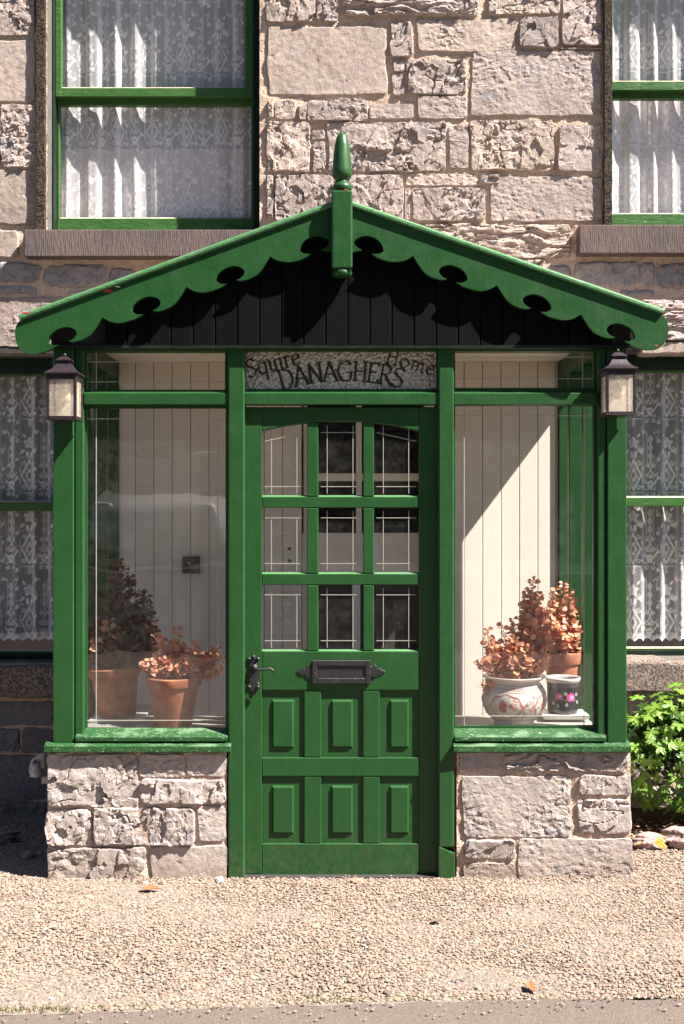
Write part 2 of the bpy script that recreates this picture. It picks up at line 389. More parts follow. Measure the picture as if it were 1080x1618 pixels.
ROAD = mat_ground('worn_asphalt', [(.3, (0.1092, 0.08487, 0.07449)), (.7, (0.1671, 0.1335, 0.1177))], 90, .006, 190, extra=(240, .60, (0.2442, 0.1997, 0.1742)))
GRAVB = mat_ground('gravel_bed', [(.3, (.135, .115, .098)), (.7, (.24, .205, .175))], 90, .01, 90)
EARTH = mat_ground('verge', [(.3, (.03, .05, .015)), (.7, (.06, .09, .03))], 3, .02, 10)
def mat_pebble():
    m = Mat('mixed_pebbles', .8, spec=.3); g = m.n('ShaderNodeNewGeometry')
    c = m.ramp(g.outputs['Random Per Island'], [(0, (0.04968, 0.03636, 0.03356)), (.07, (0.09942, 0.07501, 0.066)), (.2, (0.1862, 0.1357, 0.1063)), (.5, (0.2422, 0.176, 0.137)), (.80, (0.2732, 0.2136, 0.1706)), (.93, (0.1925, 0.1155, 0.07832)), (1, (0.3478, 0.3002, 0.2629))])
    m.color(m.mix(m.ramp(m.noise(260, 3, .7), [(.3, .5), (.55, 0)]), c, (0.1491, 0.1009, 0.0755))); return m.m
PEB = mat_pebble()

# ------------------------------------------------------------------ ground
def sheet(name, x0, x1, y0, y1, z, mat):
    mb = MB(); mb.add([(x0, y0, z), (x1, y0, z), (x1, y1, z), (x0, y1, z)], [(0, 1, 2, 3)]); return structure(obj(name, mb, mat))
sheet('ground', -400, 400, -400, 400, -.06, EARTH)
# gravel forecourt, sloping edge follows the road
gb = MB(); gb.add([(-6, -1.68, .0045), (6, -.90, .0045), (6, 1.6, .0045), (-6, 1.6, .0045)], [(0, 1, 2, 3)]); structure(obj('gravel_bed', gb, GRAVB))
def road_edge(x): return -1.268+.055*x+.012*math.sin(3*x+1)
rb = MB(); xs = np.linspace(-6, 6, 120); vs = []
for i, x in enumerate(xs):
    e = road_edge(x)+.008*math.sin(31*x)+.006*math.sin(57*x+2)
    vs += [(x, e, -.002), (x, e-.02, .006), (x, e-.6, .012), (x, -7.6, .02)]
fs = []
for i in range(len(xs)-1):
    for k in range(3): a = i*4+k; fs.append((a+1, a+5, a+4, a))
rb.add(vs, fs); structure(obj('road', rb, ROAD, smooth=True))
sheet('far_pavement', -40, 40, -40, -8.6, .90, mat_ground('pavement_grey', [(.3, (.035, .034, .033)), (.7, (.055, .054, .05))], 40, .003, 80))
kb = MB(); kb.box(-40, 40, -8.6, -8.3, -.05, .92); structure(obj('retaining_wall', kb, mat_plain('mossy_retaining_stone', (.05, .05, .04), .8), bevel=.01))

def icosa():
    p = (1+5**.5)/2
    v = np.array([(-1,p,0),(1,p,0),(-1,-p,0),(1,-p,0),(0,-1,p),(0,1,p),(0,-1,-p),(0,1,-p),(p,0,-1),(p,0,1),(-p,0,-1),(-p,0,1)])/math.hypot(1, p)
    f = np.array([(0,11,5),(0,5,1),(0,1,7),(0,7,10),(0,10,11),(1,5,9),(5,11,4),(11,10,2),(10,7,6),(7,1,8),(3,9,4),(3,4,2),(3,2,6),(3,6,8),(3,8,9),(4,9,5),(2,4,11),(6,2,10),(8,6,7),(9,8,1)])
    return v, f
IV, IF = icosa()
def rocks(pts, size, flat=.50, jit=.28, seed=1):
    """merged irregular pebbles: pts Nx3, size N"""
    g = np.random.RandomState(seed); n = len(pts)
    v = np.repeat(IV[None], n, 0)*(1+g.uniform(-jit, jit, (n, 12, 1)))
    sc = g.uniform(.7, 1.25, (n, 1, 3)); v = v*sc
    ax = g.normal(size=(n, 3)); ax /= np.linalg.norm(ax, axis=1)[:, None]; an = g.uniform(0, 6.28, n)
    K = np.zeros((n, 3, 3)); K[:, 0, 1] = -ax[:, 2]; K[:, 0, 2] = ax[:, 1]; K[:, 1, 0] = ax[:, 2]; K[:, 1, 2] = -ax[:, 0]; K[:, 2, 0] = -ax[:, 1]; K[:, 2, 1] = ax[:, 0]
    M = np.eye(3)+np.sin(an)[:, None, None]*K+(1-np.cos(an))[:, None, None]*(K@K)
    v = np.einsum('nij,nkj->nki', M, v); v[:, :, 2] *= flat
    v = v*size[:, None, None]+pts[:, None, :]
    f = IF[None]+(np.arange(n)*12)[:, None, None]
    return v.reshape(-1, 3), f.reshape(-1, 3)
def gravel_points(x0, x1, y0, y1, step, keep):
    gx, gy = np.meshgrid(np.arange(x0, x1, step), np.arange(y0, y1, step)); g = np.random.RandomState(5)
    x = gx.ravel()+g.uniform(-.6, .6, gx.size)*step; y = gy.ravel()+g.uniform(-.6, .6, gx.size)*step
    k = keep(x, y); return x[k], y[k]
def keep_gravel(x, y):
    e = -1.268+.055*x+.012*np.sin(3*x+1)
    front = (y < .02) & (y > e-.012)
    left = (y >= .02) & (x < -1.25); right = (y >= .02) & (x > 1.24) & (y < .42+.05*np.sin(x*9))
    return (front | left | right) & (np.abs(x) < (5+y)*.292+.42)
x, y = gravel_points(-2.2, 2.2, -1.4, 1.0, .0101, keep_gravel)
g = np.random.RandomState(9); n = len(x)
size = g.uniform(.0036, .0080, n); big = g.rand(n) < .015; size[big] *= 1.7
z = g.uniform(-.001, .0045, n)+.008*fbm(x*2.2, y*3.2, 3)+.004
V, F = rocks(np.stack([x, y, z], 1), size, seed=2)
tag(np_obj('gravel', V, F, PEB, smooth=False, origin=(0, -.3, 0)), 'pale pinkish loose gravel strewn between the porch and the road', 'gravel', kind='stuff')
# strays on the road
m_ = 220; x = g.uniform(-1.6, 1.6, m_); y = -1.268+.055*x-.02-np.abs(g.normal(0, .06, m_))
V, F = rocks(np.stack([x, y, np.full(m_, .014)], 1), g.uniform(.003, .006, m_), seed=4)
tag(np_obj('stray_grit', V, F, PEB, smooth=False), 'small stray pebbles scattered on the road edge', 'grit', kind='stuff')

# ------------------------------------------------------------------ masonry
def stone_mesh(x0, x1, z0, z1, face, style, seed, step=.0055, depth=.10, corner=None):
    """a block with a worked face looking to -y; returns verts, quads (world coordinates)"""
    w_, h_ = x1-x0, z1-z0; nx = max(4, int(w_/step)); nz = max(4, int(h_/step))
    u, v = np.meshgrid(np.linspace(0, 1, nx+1), np.linspace(0, 1, nz+1))
    g = np.random.RandomState(seed)
    # uneven outline: the sides wander and the corners are knocked off
    ed = .05*min(w_, h_)+.003
    L = fbm(v*h_*11, v*0, seed)*.011+g.uniform(-.5, .5)*(v-.5)*ed; Rr = fbm(v*h_*11, v*0+7, seed)*.011+g.uniform(-.5, .5)*(v-.5)*ed
    B = fbm(u*w_*11, u*0+3, seed)*.010+g.uniform(-.4, .4)*(u-.5)*ed; T = fbm(u*w_*11, u*0+11, seed)*.010+g.uniform(-.4, .4)*(u-.5)*ed
    px = x0+u*w_+L*(1-u)+Rr*u; pz = z0+v*h_+B*(1-v)+T*v
    cu = np.abs(u-.5)*w_; cv = np.abs(v-.5)*h_; cr = min(.022, .22*min(w_, h_))
    ax = np.maximum(cu-(w_/2-cr), 0)/cr; az = np.maximum(cv-(h_/2-cr), 0)/cr
    k = .35*cr*ax*az; px = px-np.sign(u-.5)*k; pz = pz-np.sign(v-.5)*k
    de = np.minimum(np.minimum(u, 1-u)*w_, np.minimum(v, 1-v)*h_)
    if style == 'smooth': hgt = .0035*fbm(px*7, pz*7, seed)+.0016*fbm(px*50, pz*50, seed)-.006*np.clip(fbm(px*30, pz*30, seed+5)-.52, 0, 1)*4; rim = .0045
    elif style == 'pick':
        mk = .35+.65*np.clip((vnoise(px*7, pz*7, seed+4)-.3)*2.2, 0, 1)
        hgt = .006*fbm(px*5, pz*5, seed)+mk*(.0036*facet(px*42+fbm(px*20, pz*20)*.8, pz*60, seed)+.004*fbm(px*45, pz*45, seed)); rim = .005
    elif style == 'strata':
        wv = fbm(px*5, pz*10, seed)*.5
        a = facet(px*7, pz*46+wv*9, seed); hgt = .020*a+.010*fbm(px*9, pz*90+wv*12, seed); rim = .008
    elif style == 'rubble':
        hgt = .012*fbm(px*9, pz*9, seed)+.006*facet(px*22, pz*26, seed); rim = .02; k2 = .18*min(w_, h_)
        qx = np.abs(u-.5)*2; qz = np.abs(v-.5)*2; sh = (qx*qz)**2*.5; px = px-np.sign(u-.5)*sh*k2; pz = pz-np.sign(v-.5)*sh*k2*.8
        px = px+.012*fbm(pz*11, px*3, seed+3)*(qx > .6); pz = pz+.012*fbm(px*11, pz*3, seed+8)*(qz > .6)
    else:
        t = .4+.7*g.rand(); rx = px*math.cos(t)+pz*math.sin(t); rz = -px*math.sin(t)+pz*math.cos(t); wr = fbm(px*12, pz*12, seed+2)*.9
        mk = .25+.75*np.clip((vnoise(px*9, pz*9, seed+6)-.32)*2.4, 0, 1); c_ = g.uniform(5, 9)
        hgt = .0145*facet(rx*c_+wr, rz*c_*1.8+wr, seed)+mk*(.009*facet(rx*21+wr, rz*36, seed+1)+.006*fbm(px*34, pz*34, seed))+.007*fbm(px*5, pz*5, seed+9); rim = .010
        cr1 = np.abs(fbm(px*6, pz*11, seed+13, 3)); hgt = hgt-.009*np.clip(1-cr1/.03, 0, 1)*(vnoise(px*5, pz*5, seed+15) > .45)
        rim = .006
    hgt = hgt-np.percentile(hgt, 6)+.001
    fall = np.clip(de/rim, 0, 1); fall = fall*(2-fall)
    py = face-(hgt*fall)+(1-fall)*.010
    front = np.stack([px, py, pz], -1).reshape(-1, 3)
    idx = np.arange((nx+1)*(nz+1)).reshape(nz+1, nx+1)
    q = np.stack([idx[:-1, :-1], idx[:-1, 1:], idx[1:, 1:], idx[1:, :-1]], -1).reshape(-1, 4)
    ring = np.concatenate([idx[0, :], idx[1:, -1], idx[-1, -2::-1], idx[-2:0:-1, 0]])
    back = front[ring].copy(); back[:, 1] = face+depth; nb = len(front); m = len(ring)
    r2 = np.roll(ring, -1); bi = nb+np.arange(m); b2 = np.roll(bi, -1)
    side = np.stack([ring, bi, b2, r2], -1)
    return np.concatenate([front, back]), np.concatenate([q, side])
SEED = [100]
def stone(parent, x0, x1, z0, z1, face, style, mat, step=.0055, depth=.10):
    SEED[0] += 1
    V, F = stone_mesh(x0, x1, z0, z1, face, style, SEED[0], step, depth)
    return np_obj('stone', V, F, mat, parent, smooth=(style in ('smooth',)))
def mortar_sheet(name, x0, x1, z0, z1, face, holes, parent, step=.013, thick=.25):
    """rough pointing behind the stones, with openings left out"""
    nx = int((x1-x0)/step); nz = int((z1-z0)/step); xs = np.linspace(x0, x1, nx+1); zs = np.linspace(z0, z1, nz+1)
    px, pz = np.meshgrid(xs, zs); py = face-.008*fbm(px*11, pz*11, 4)-.005*fbm(px*38, pz*38, 8)
    idx = np.arange(px.size).reshape(nz+1, nx+1); cx = (px[:-1, :-1]+px[1:, 1:])/2; cz = (pz[:-1, :-1]+pz[1:, 1:])/2
    keep = np.ones(cx.shape, bool)
    for a, b, c, d in holes: keep &= ~((cx > a) & (cx < b) & (cz > c) & (cz < d))
    q = np.stack([idx[:-1, :-1], idx[:-1, 1:], idx[1:, 1:], idx[1:, :-1]], -1)[keep]
    return np_obj(name, np.stack([px, py, pz], -1).reshape(-1, 3), q, MORTAR, parent, smooth=True)

WY = 1.10      # face of the house wall
house = empty('stone_house', (0, WY, 0), 'grey limestone house wall with green sash windows behind the porch', 'house')
# openings: x0,x1,z0,z1
OPEN = {'ul': (-1.541, -.429, 3.02, 4.95), 'ur': (1.40, 2.50, 3.05, 4.98), 'll': (-2.54, -1.41, .78, 2.39), 'lr': (1.41, 2.54, .80, 2.41)}
holes = list(OPEN.values())+[(-1.16, 1.13, -1, 2.36)]
mortar_sheet('mortar', -3.2, 3.2, -.05, 5.2, WY+.001, holes, house)
traced = [  # px0, py0, px1, py1, style
 (419,-14,498,36,'rough'),(501,-20,534,35,'rough'),(540,-34,755,26,'strata'),(421,43,611,151,'smooth'),(616,35,651,90,'rough'),
 (658,31,815,82,'pick'),(620,92,640,115,'rough'),(642,95,736,150,'rough'),(618,117,638,152,'rough'),(423,160,431,186,'rough'),(433,159,467,190,'rough'),
 (470,166,483,189,'rough'),(485,158,580,192,'rough'),(584,164,654,188,'pick'),(658,152,738,188,'pick'),
 (771,-20,884,24,'rough'),(887,-14,950,72,'rough'),(820,28,881,76,'rough'),(745,80,950,183,'pick'),(885,75,950,79,'pick'),
 (421,192,489,272,'rough'),(492,204,514,221,'rough'),(494,224,515,273,'rough'),(517,194,704,272,'rough'),
 (709,197,741,267,'pick'),(743,191,875,270,'rough'),(881,198,950,272,'rough'),
 (421,277,432,345,'rough'),(434,276,528,352,'rough'),(532,276,636,350,'rough'),(640,274,753,294,'pick'),(638,298,648,348,'rough'),(651,297,766,350,'rough'),(757,276,790,291,'rough'),
 (774,280,951,350,'pick'),(655,354,902,408,'strata'),(700,411,862,436,'strata'),
 (907,413,1011,455,'rubble'),(1037,416,1110,458,'rubble'),(866,418,902,445,'rubble'),(976,458,1033,470,'rubble'),(1009,474,1110,538,'strata'),(900,474,1005,538,'strata'),
 (1012,541,1110,560,'smooth'),(1014,414,1034,452,'rubble'),
 (-40,413,64,447,'rubble'),(68,417,168,453,'rubble'),(171,423,215,456,'rubble'),(-40,452,60,466,'rubble'),(-40,470,104,548,'pick'),(108,460,200,500,'smooth'),(108,503,200,548,'pick'),
 (-40,-14,56,57,'rough'),(-40,65,56,163,'smooth'),(2,166,59,265,'rough'),(-40,166,-2,265,'rough'),(-40,269,63,355,'smooth'),(-40,364,29,408,'smooth'),
 (-40,1108,84,1146,'smooth'),(-40,1150,30,1186,'rough'),(34,1150,84,1190,'smooth'),(-40,1192,84,1262,'pick'),(-40,1266,84,1300,'rough')]
TR = []
for i, (a, b, c, d, st) in enumerate(traced):
    x0, x1, z0, z1 = X(a, WY), X(c, WY), Z(d, WY), Z(b, WY)
    pad = -.0022; TR.append((x0, x1, z0, z1))
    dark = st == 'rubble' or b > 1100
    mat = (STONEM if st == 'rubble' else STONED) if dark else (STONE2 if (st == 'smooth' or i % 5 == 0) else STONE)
    stone(house, x0+pad, x1-pad, z0+pad, z1-pad, WY-.004-.004*((i*37) % 5)/5, st, mat)
# the rest of the wall, courses beyond what was traced
g = np.random.RandomState(21); zc = 0.0; rest = 0
while zc < 5.6:
    hh = g.uniform(.13, .26); xc = -3.3+g.uniform(0, .2)
    while xc < 3.2:
        ww = g.uniform(.2, .6); r = (xc, xc+ww, zc, zc+hh); xc += ww+.014
        clash = any(r[0] < q[1]+.004 and r[1] > q[0]-.004 and r[2] < q[3]+.004 and r[3] > q[2]-.004 for q in TR)
        if clash:
            continue
        if any(r[0] < q[1]+.03 and r[1] > q[0]-.03 and r[2] < q[3]+.10 and r[3] > q[2]-.12 for q in OPEN.values()): continue
        if r[1] > -1.16 and r[0] < 1.13 and r[2] < 2.36: continue
        if -1.78 < r[0] and r[1] < 1.78 and 2.3 < r[2] < 4.2: continue
        if rest < 170:
            stone(house, *r, WY-.006, ['rough', 'pick', 'smooth'][g.randint(3)], STONE, .016); rest += 1
    zc += hh+.014

# ------------------------------------------------------------------ house windows
def sash(name, x0, x1, z0, z1, y, parent, glass, stile=.04, th=.04):
    gx0, gx1, gz0, gz1 = glass
    mb = MB(); mb.box(x0, gx0, y, y+th, z0, z1); mb.box(gx1, x1, y, y+th, z0, z1)
    mb.box(gx0, gx1, y+.001, y+th, z0, gz0); mb.box(gx0, gx1, y+.001, y+th, gz1, z1)
    s = obj(name, mb, GREENS, parent, bevel=.003)
    p = MB(); p.box(gx0-.004, gx1+.004, y+.016, y+.020, gz0-.004, gz1+.004); pane = obj('pane', p, GLASS, parent)
    # old putty line along the bottom bead
    q = MB(); q.prism_x([(y+.002, gz0), (y+.015, gz0), (y+.015, gz0+.007)], gx0+.001, gx1-.001); obj('putty', q, mat_putty, parent)
    return s
mat_putty = mat_plain('chipped_putty', (.42, .36, .26), .8, .4, 90, .002, 90)
def window(key, zm0, zm1, zb, sillz, sillh, sill_x, frame_y=1.245, liner=None, lintel=False, sillmat=None, sill_front=1.02):
    x0, x1, z0, z1 = OPEN[key]
    rev = MB()  # rendered reveals
    rev.box(x0-.05, x0, WY+.012, frame_y+.10, z0, z1); rev.box(x1, x1+.05, WY+.012, frame_y+.10, z0, z1); rev.box(x0-.05, x1+.05, WY+.012, frame_y+.10, z1, z1+.05); rev.box(x0-.05, x1+.05, WY+.012, frame_y+.10, z0-.05, z0)
    obj('reveal', rev, mat_reveal, house)
    fr = MB(); f = frame_y
    fr.box(x0+.001, x0+.012, f-.03, f+.10, z0, z1); fr.box(x1-.046, x1-.001, f-.004, f+.10, z0, z1); fr.box(x0+.012, x1-.046, f-.004, f+.10, z1-.085, z1)
    fr.box(x0+.012, x1-.046, f+.03, f+.10, z0, z0+.03)
    wn = obj('window', fr, DARKGREEN, house, bevel=.003)
    sash('upper_sash', x0+.012, x1-.046, zm0, z1-.02, f, wn, (x0+.045, x1-.086, zm0+.048, z1-.095))
    sash('lower_sash', x0+.012, x1-.046, z0+.03, zm1, f+.043, wn, (x0+.024, x1-.060, zb, zm1-.045))
    rm = MB(); rm.box(x0-.25, x1+.25, f+1.0, f+1.05, z0-.3, z1+.3); rm.box(x0-.30, x0-.25, f+.10, f+1.05, z0-.3, z1+.3); rm.box(x1+.25, x1+.30, f+.10, f+1.05, z0-.3, z1+.3)
    rm.box(x0-.3, x1+.3, f+.10, f+1.05, z1+.3, z1+.35); rm.box(x0-.3, x1+.3, f+.10, f+1.05, z0-.35, z0-.3)
    # inner wall round the opening keeps daylight out of the room
    rm.box(x0-.3, x0-.001, f+.101, f+.13, z0-.3, z1+.3); rm.box(x1+.001, x1+.3, f+.101, f+.13, z0-.3, z1+.3)
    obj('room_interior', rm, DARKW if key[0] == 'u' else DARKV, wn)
    a, b = sill_x; sl = MB(); V, F = stone_mesh(a, b, sillz-sillh, sillz, sill_front, 'smooth', 900+int(a*10), .01, .24)
    if key in ('ul', 'ur'): sl.box(a, b, sill_front, f+.05, sillz-sillh, sillz); obj('window_sill', sl, sillmat, house, bevel=.004)
    else: np_obj('window_sill', V, F, sillmat, house)
    if liner:
        l = MB(); n_ = 60; zs = np.linspace(sillz, z1+.1, n_); vs = []
        for i_, zz in enumerate(zs):
            j = .004*float(fbm(zz*30, 1.0, 3)); k_ = .004*float(fbm(zz*30, 9.0, 5)); yy = WY-.034+.004*float(fbm(zz*40, 4., 2))
            vs += [(liner[0]+j, WY+.02, zz), (liner[0]+j, yy, zz), (liner[1]+k_, yy, zz), (liner[1]+k_, WY+.02, zz)]
        l.add(vs, [(i_*4+c+4, i_*4+c+5, i_*4+c+1, i_*4+c) for i_ in range(n_-1) for c in range(3)])
        obj('jamb_edge', l, LINER, house)
    if lintel:
        l = MB(); l.box(x0-.06, x1+.06, WY-.006, frame_y-.01, z1, z1+.055); obj('lintel', l, mat_lint, house, bevel=.005)
    return wn
mat_reveal = mat_plain('weathered_reveal_paint', (.085, .078, .068), .85, .3, 20, .003, 50)
mat_lint = mat_plain('shade_dark_lintel', (.03, .025, .022), .8, .3)  # near-black colour holds the deep shade over the frame head
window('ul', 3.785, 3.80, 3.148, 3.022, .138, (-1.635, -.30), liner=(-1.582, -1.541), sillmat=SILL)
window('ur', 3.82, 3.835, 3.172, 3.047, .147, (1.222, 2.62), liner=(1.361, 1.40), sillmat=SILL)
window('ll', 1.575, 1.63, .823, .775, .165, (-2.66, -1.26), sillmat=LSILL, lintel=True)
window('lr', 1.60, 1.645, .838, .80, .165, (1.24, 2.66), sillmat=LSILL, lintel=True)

# lace: a repeat 0.22 x 0.40 m drawn from strokes, stored per vertex
LW, LH, LR_ = .235, .40, .0016
lnx, lnz = int(LW/LR_), int(LH/LR_); lu, lv = np.meshgrid((np.arange(lnx)+.5)*LR_, (np.arange(lnz)+.5)*LR_)
TILE_A = np.full(lu.shape, .27)
def stroke(pts, wd, val=.95, closed=False):
    global TILE_A
    pts = list(pts)+([pts[0]] if closed else []); d = np.full(lu.shape, 9.)
    for (ax, az), (bx, bz) in zip(pts[:-1], pts[1:]):
        for ox in (-LW, 0, LW):
            for oz in (-LH, 0, LH):
                a = np.array([ax+ox, az+oz]); b = np.array([bx+ox, bz+oz])
                if max(a[0], b[0]) < -.02 or min(a[0], b[0]) > LW+.02 or max(a[1], b[1]) < -.02 or min(a[1], b[1]) > LH+.02: continue
                ab = b-a; L2 = max(1e-9, ab@ab); t = np.clip(((lu-a[0])*ab[0]+(lv-a[1])*ab[1])/L2, 0, 1)
                d = np.minimum(d, np.hypot(lu-a[0]-t*ab[0], lv-a[1]-t*ab[1]))
    m = np.clip((wd/2-d)/LR_+.5, 0, 1); TILE_A = TILE_A*(1-m)+val*m
def blob(cx, cz, rx, rz, rot=0, val=.95):
    global TILE_A
    for ox in (-LW, 0, LW):
        for oz in (-LH, 0, LH):
            dx = lu-cx-ox; dz = lv-cz-oz; a = dx*math.cos(rot)+dz*math.sin(rot); b = -dx*math.sin(rot)+dz*math.cos(rot)
            m = np.clip((1-np.hypot(a/rx, b/rz))*min(rx, rz)/LR_+.5, 0, 1); TILE_A = TILE_A*(1-m)+val*m
def curl(cx, cz, r, sx, sz, wd=.004, turns=1.3):
    stroke([(cx+sx*r*(1-.75*t)*math.cos(turns*6.28*t), cz+sz*r*(1-.75*t)*math.sin(turns*6.28*t)) for t in np.linspace(0, 1, 16)], wd)
def rose(cx, cz, r):
    blob(cx, cz, r, r*.92, 0, .8)
    for k in range(5): a = k*1.2566+.3; blob(cx+math.cos(a)*r*.8, cz+math.sin(a)*r*.75, r*.5, r*.42, a, .85)
    for rr in (.9, .55, .25): stroke([(cx+math.cos(t)*r*rr*(1+.12*math.cos(5*t)), cz+math.sin(t)*r*rr*(1+.12*math.cos(5*t))) for t in np.linspace(0, 6.28, 20)], .0022, .3)
cx = .07
rose(cx, .31, .026); rose(cx+.035, .275, .015)
for s_ in (-1, 1):
    blob(cx+s_*.042, .262, .018, .009, -s_*.7); blob(cx+s_*.03, .35, .013, .006, s_*.9); blob(cx+s_*.012, .25, .008, .016, 0)
stroke([(cx, .215), (cx-.044, .135), (cx, .055), (cx+.044, .135)], .0085, .95, True)
stroke([(cx, .165), (cx-.016, .135), (cx, .105), (cx+.016, .135)], .006, .95, True)
for t in np.linspace(0, 6.28, 25)[:-1]:
    k = 1/(abs(math.cos(t))/.036+abs(math.sin(t))/.068); stroke([(cx+math.cos(t)*.020, .135+math.sin(t)*.034*.9), (cx+math.cos(t)*k, .135+math.sin(t)*k)], .0022, .9)
for s_ in (-1, 1):
    curl(cx+s_*.030, .203, .015, s_, -1); curl(cx+s_*.030, .067, .015, s_, 1)
    stroke([(cx+s_*.052, .18), (cx+s_*.056, .135), (cx+s_*.052, .09)], .004)
stroke([(cx-.05, .04), (cx+.05, .04)], .004, .8)
stroke([(cx-.05, .232), (cx-.03, .232)], .004, .8)
for kz in (.0, .02): stroke([(cx, kz), (cx-.009, kz+.01), (cx, kz+.02), (cx+.009, kz+.01)], .0045, .9, True)
stroke([(cx, .215), (cx-.01, .228), (cx, .24), (cx+.01, .228)], .0045, .9, True)
c2 = .185
for zz in (.33, .285, .24): 
    blob(c2, zz, .001, .001); stroke([(c2, zz-.02), (c2-.012, zz), (c2, zz+.02), (c2+.012, zz)], .006, .95, True); blob(c2, zz, .004, .006)
for s_ in (-1, 1):
    stroke([(c2+s_*.02, .36), (c2+s_*.02, .20)], .0025, .8)
    curl(c2+s_*.016, .19, .013, s_, -1); curl(c2+s_*.016, .13, .015, s_, 1); curl(c2+s_*.018, .035, .013, s_, -1)
    stroke([(c2+s_*.02, .36), (c2+s_*.034, .375), (c2+s_*.045, .36), (c2+s_*.05, .385)], .0045)
stroke([(c2, .215), (c2-.011, .19), (c2, .165), (c2+.011, .19)], .005, .9, True); stroke([(c2, .165), (c2-.012, .145), (c2, .12), (c2+.012, .145)], .005, .9, True)
for k in range(5): a = k*1.2566; blob(c2+math.cos(a)*.014, .085+math.sin(a)*.014, .009, .008, 0, .9)
blob(c2, .085, .005, .005, 0, .4)
for k in range(4): blob(c2-.024+k*.016, .065-abs(k-1.5)*.005, .008, .005, .5*k, .85)
for s_ in (-1, 1): blob(c2+s_*.03, .10, .004, .016, -s_*.6)
_g = np.random.RandomState(2)
for k in range(16):
    bx_, bz_ = (.128, .0) if k % 2 else (.232, .0); bz_ = (k*.05+.02) % LH
    for q in range(3): blob(bx_+.007*math.cos(q*2.1+k), bz_+.007*math.sin(q*2.1+k), .0055, .0045, q*2.1, .9)
    stroke([(bx_, bz_), (bx_+(.012 if k % 4 < 2 else -.012), bz_+.02), (bx_, bz_+.034)], .0028, .85)
def lace_at(u, v):
    return TILE_A[(np.floor((v % LH)/LR_)).astype(int).clip(0, lnz-1), (np.floor((u % LW)/LR_)).astype(int).clip(0, lnx-1)]
def curtain(x0, x1, z0, z1, y, seed, hem, step=.0037):
    nx = int((x1-x0)/step); nz = int((z1-z0)/step); px, pz = np.meshgrid(np.linspace(x0, x1, nx+1), np.linspace(z0, z1, nz+1))
    ph = (px-x0)*2*math.pi/.115+2.2*fbm(px*3.5, px*0+seed, seed)+.5*fbm(pz*2, px*2, seed+4)
    gather = .7+.5*vnoise(px*5, pz*.6, seed)
    fold = np.sin(ph)*gather; py = y+.014*fold+.004*np.sin(2.3*ph+1)
    # cloth coordinate runs faster down the sides of each fold
    dx = np.diff(px, axis=1); dy = np.diff(py, axis=1)*1.35; su = np.concatenate([np.zeros((nz+1, 1)), np.cumsum(np.hypot(dx, dy), 1)], 1)
    a = lace_at(su+seed*.05, pz-z0+.03 if hem else pz-z0)
    edge = np.clip(np.abs(np.gradient(py, axis=1))/step-.55, 0, 1); a = np.clip(a+edge*.35, 0, 1)
    keep = np.ones((nz, nx), bool)
    if hem:
        hz = z0+.018*np.abs(np.sin(su*math.pi/.062)); band = (pz-hz)
        a = np.where((band > 0) & (band < .016), .95, a); a = np.where((band > .02) & (band < .024), .85, a)
        keep = ~((band < 0)[:-1, :-1])
    idx = np.arange(px.size).reshape(nz+1, nx+1)
    q = np.stack([idx[:-1, :-1], idx[:-1, 1:], idx[1:, 1:], idx[1:, :-1]], -1)[keep]
    return np.stack([px, py, pz], -1).reshape(-1, 3), q, a.ravel()
def hang(key, z0, z1, seed, hem, label):
    x0, x1 = OPEN[key][:2]; V, F, A = curtain(x0-.02, x1+.02, z0, z1, 1.356, seed, hem)
    o = np_obj('lace_curtain', V, F, LACE); at = o.data.attributes.new('lace', 'FLOAT', 'POINT'); at.data.foreach_set('value', (np.clip(A*1.12, 0, 1) if key[0] == 'l' else np.clip(A*1.2+.17, 0, 1)).astype(np.float32))
    return tag(o, label, 'lace curtain', 'white lace curtains behind the sash windows')
c = hang('ul', 3.10, 4.40, 2, False, 'white rose-patterned lace curtain in the window above the left slope of the porch roof')
c = hang('ur', 3.12, 4.40, 5, False, 'white lace curtain in the upper window at the top right corner')
c = hang('ll', .865, 2.36, 3, True, 'scallop-edged lace curtain in the shaded lower window left of the porch')
c = hang('lr', .865, 2.38, 6, True, 'scallop-edged lace curtain in the lower window above the green plant')
for key, za, zb_, lab in (('ul', 3.06, 3.55, 'pale pink half-height sheet behind the upper left lace curtain'), ('ur', 3.08, 3.86, 'pale pink half-height sheet behind the upper right lace curtain')):
    x0, x1 = OPEN[key][:2]; nx = 120; xs = np.linspace(x0-.02, x1+.02, nx); vs = [(q, 1.395+.010*math.sin(q*38)+.006*math.sin(q*71), zz) for zz in (za, zb_) for q in xs]
    mb = MB(); mb.add(vs, [(i, i+1, i+1+nx, i+nx) for i in range(nx-1)]); tag(obj('pale_sheet', mb, PALESHEET, smooth=True), lab, 'curtain', 'pale sheets behind the upper curtains')  # pale pink sheet hung behind the lower part of each upper curtain

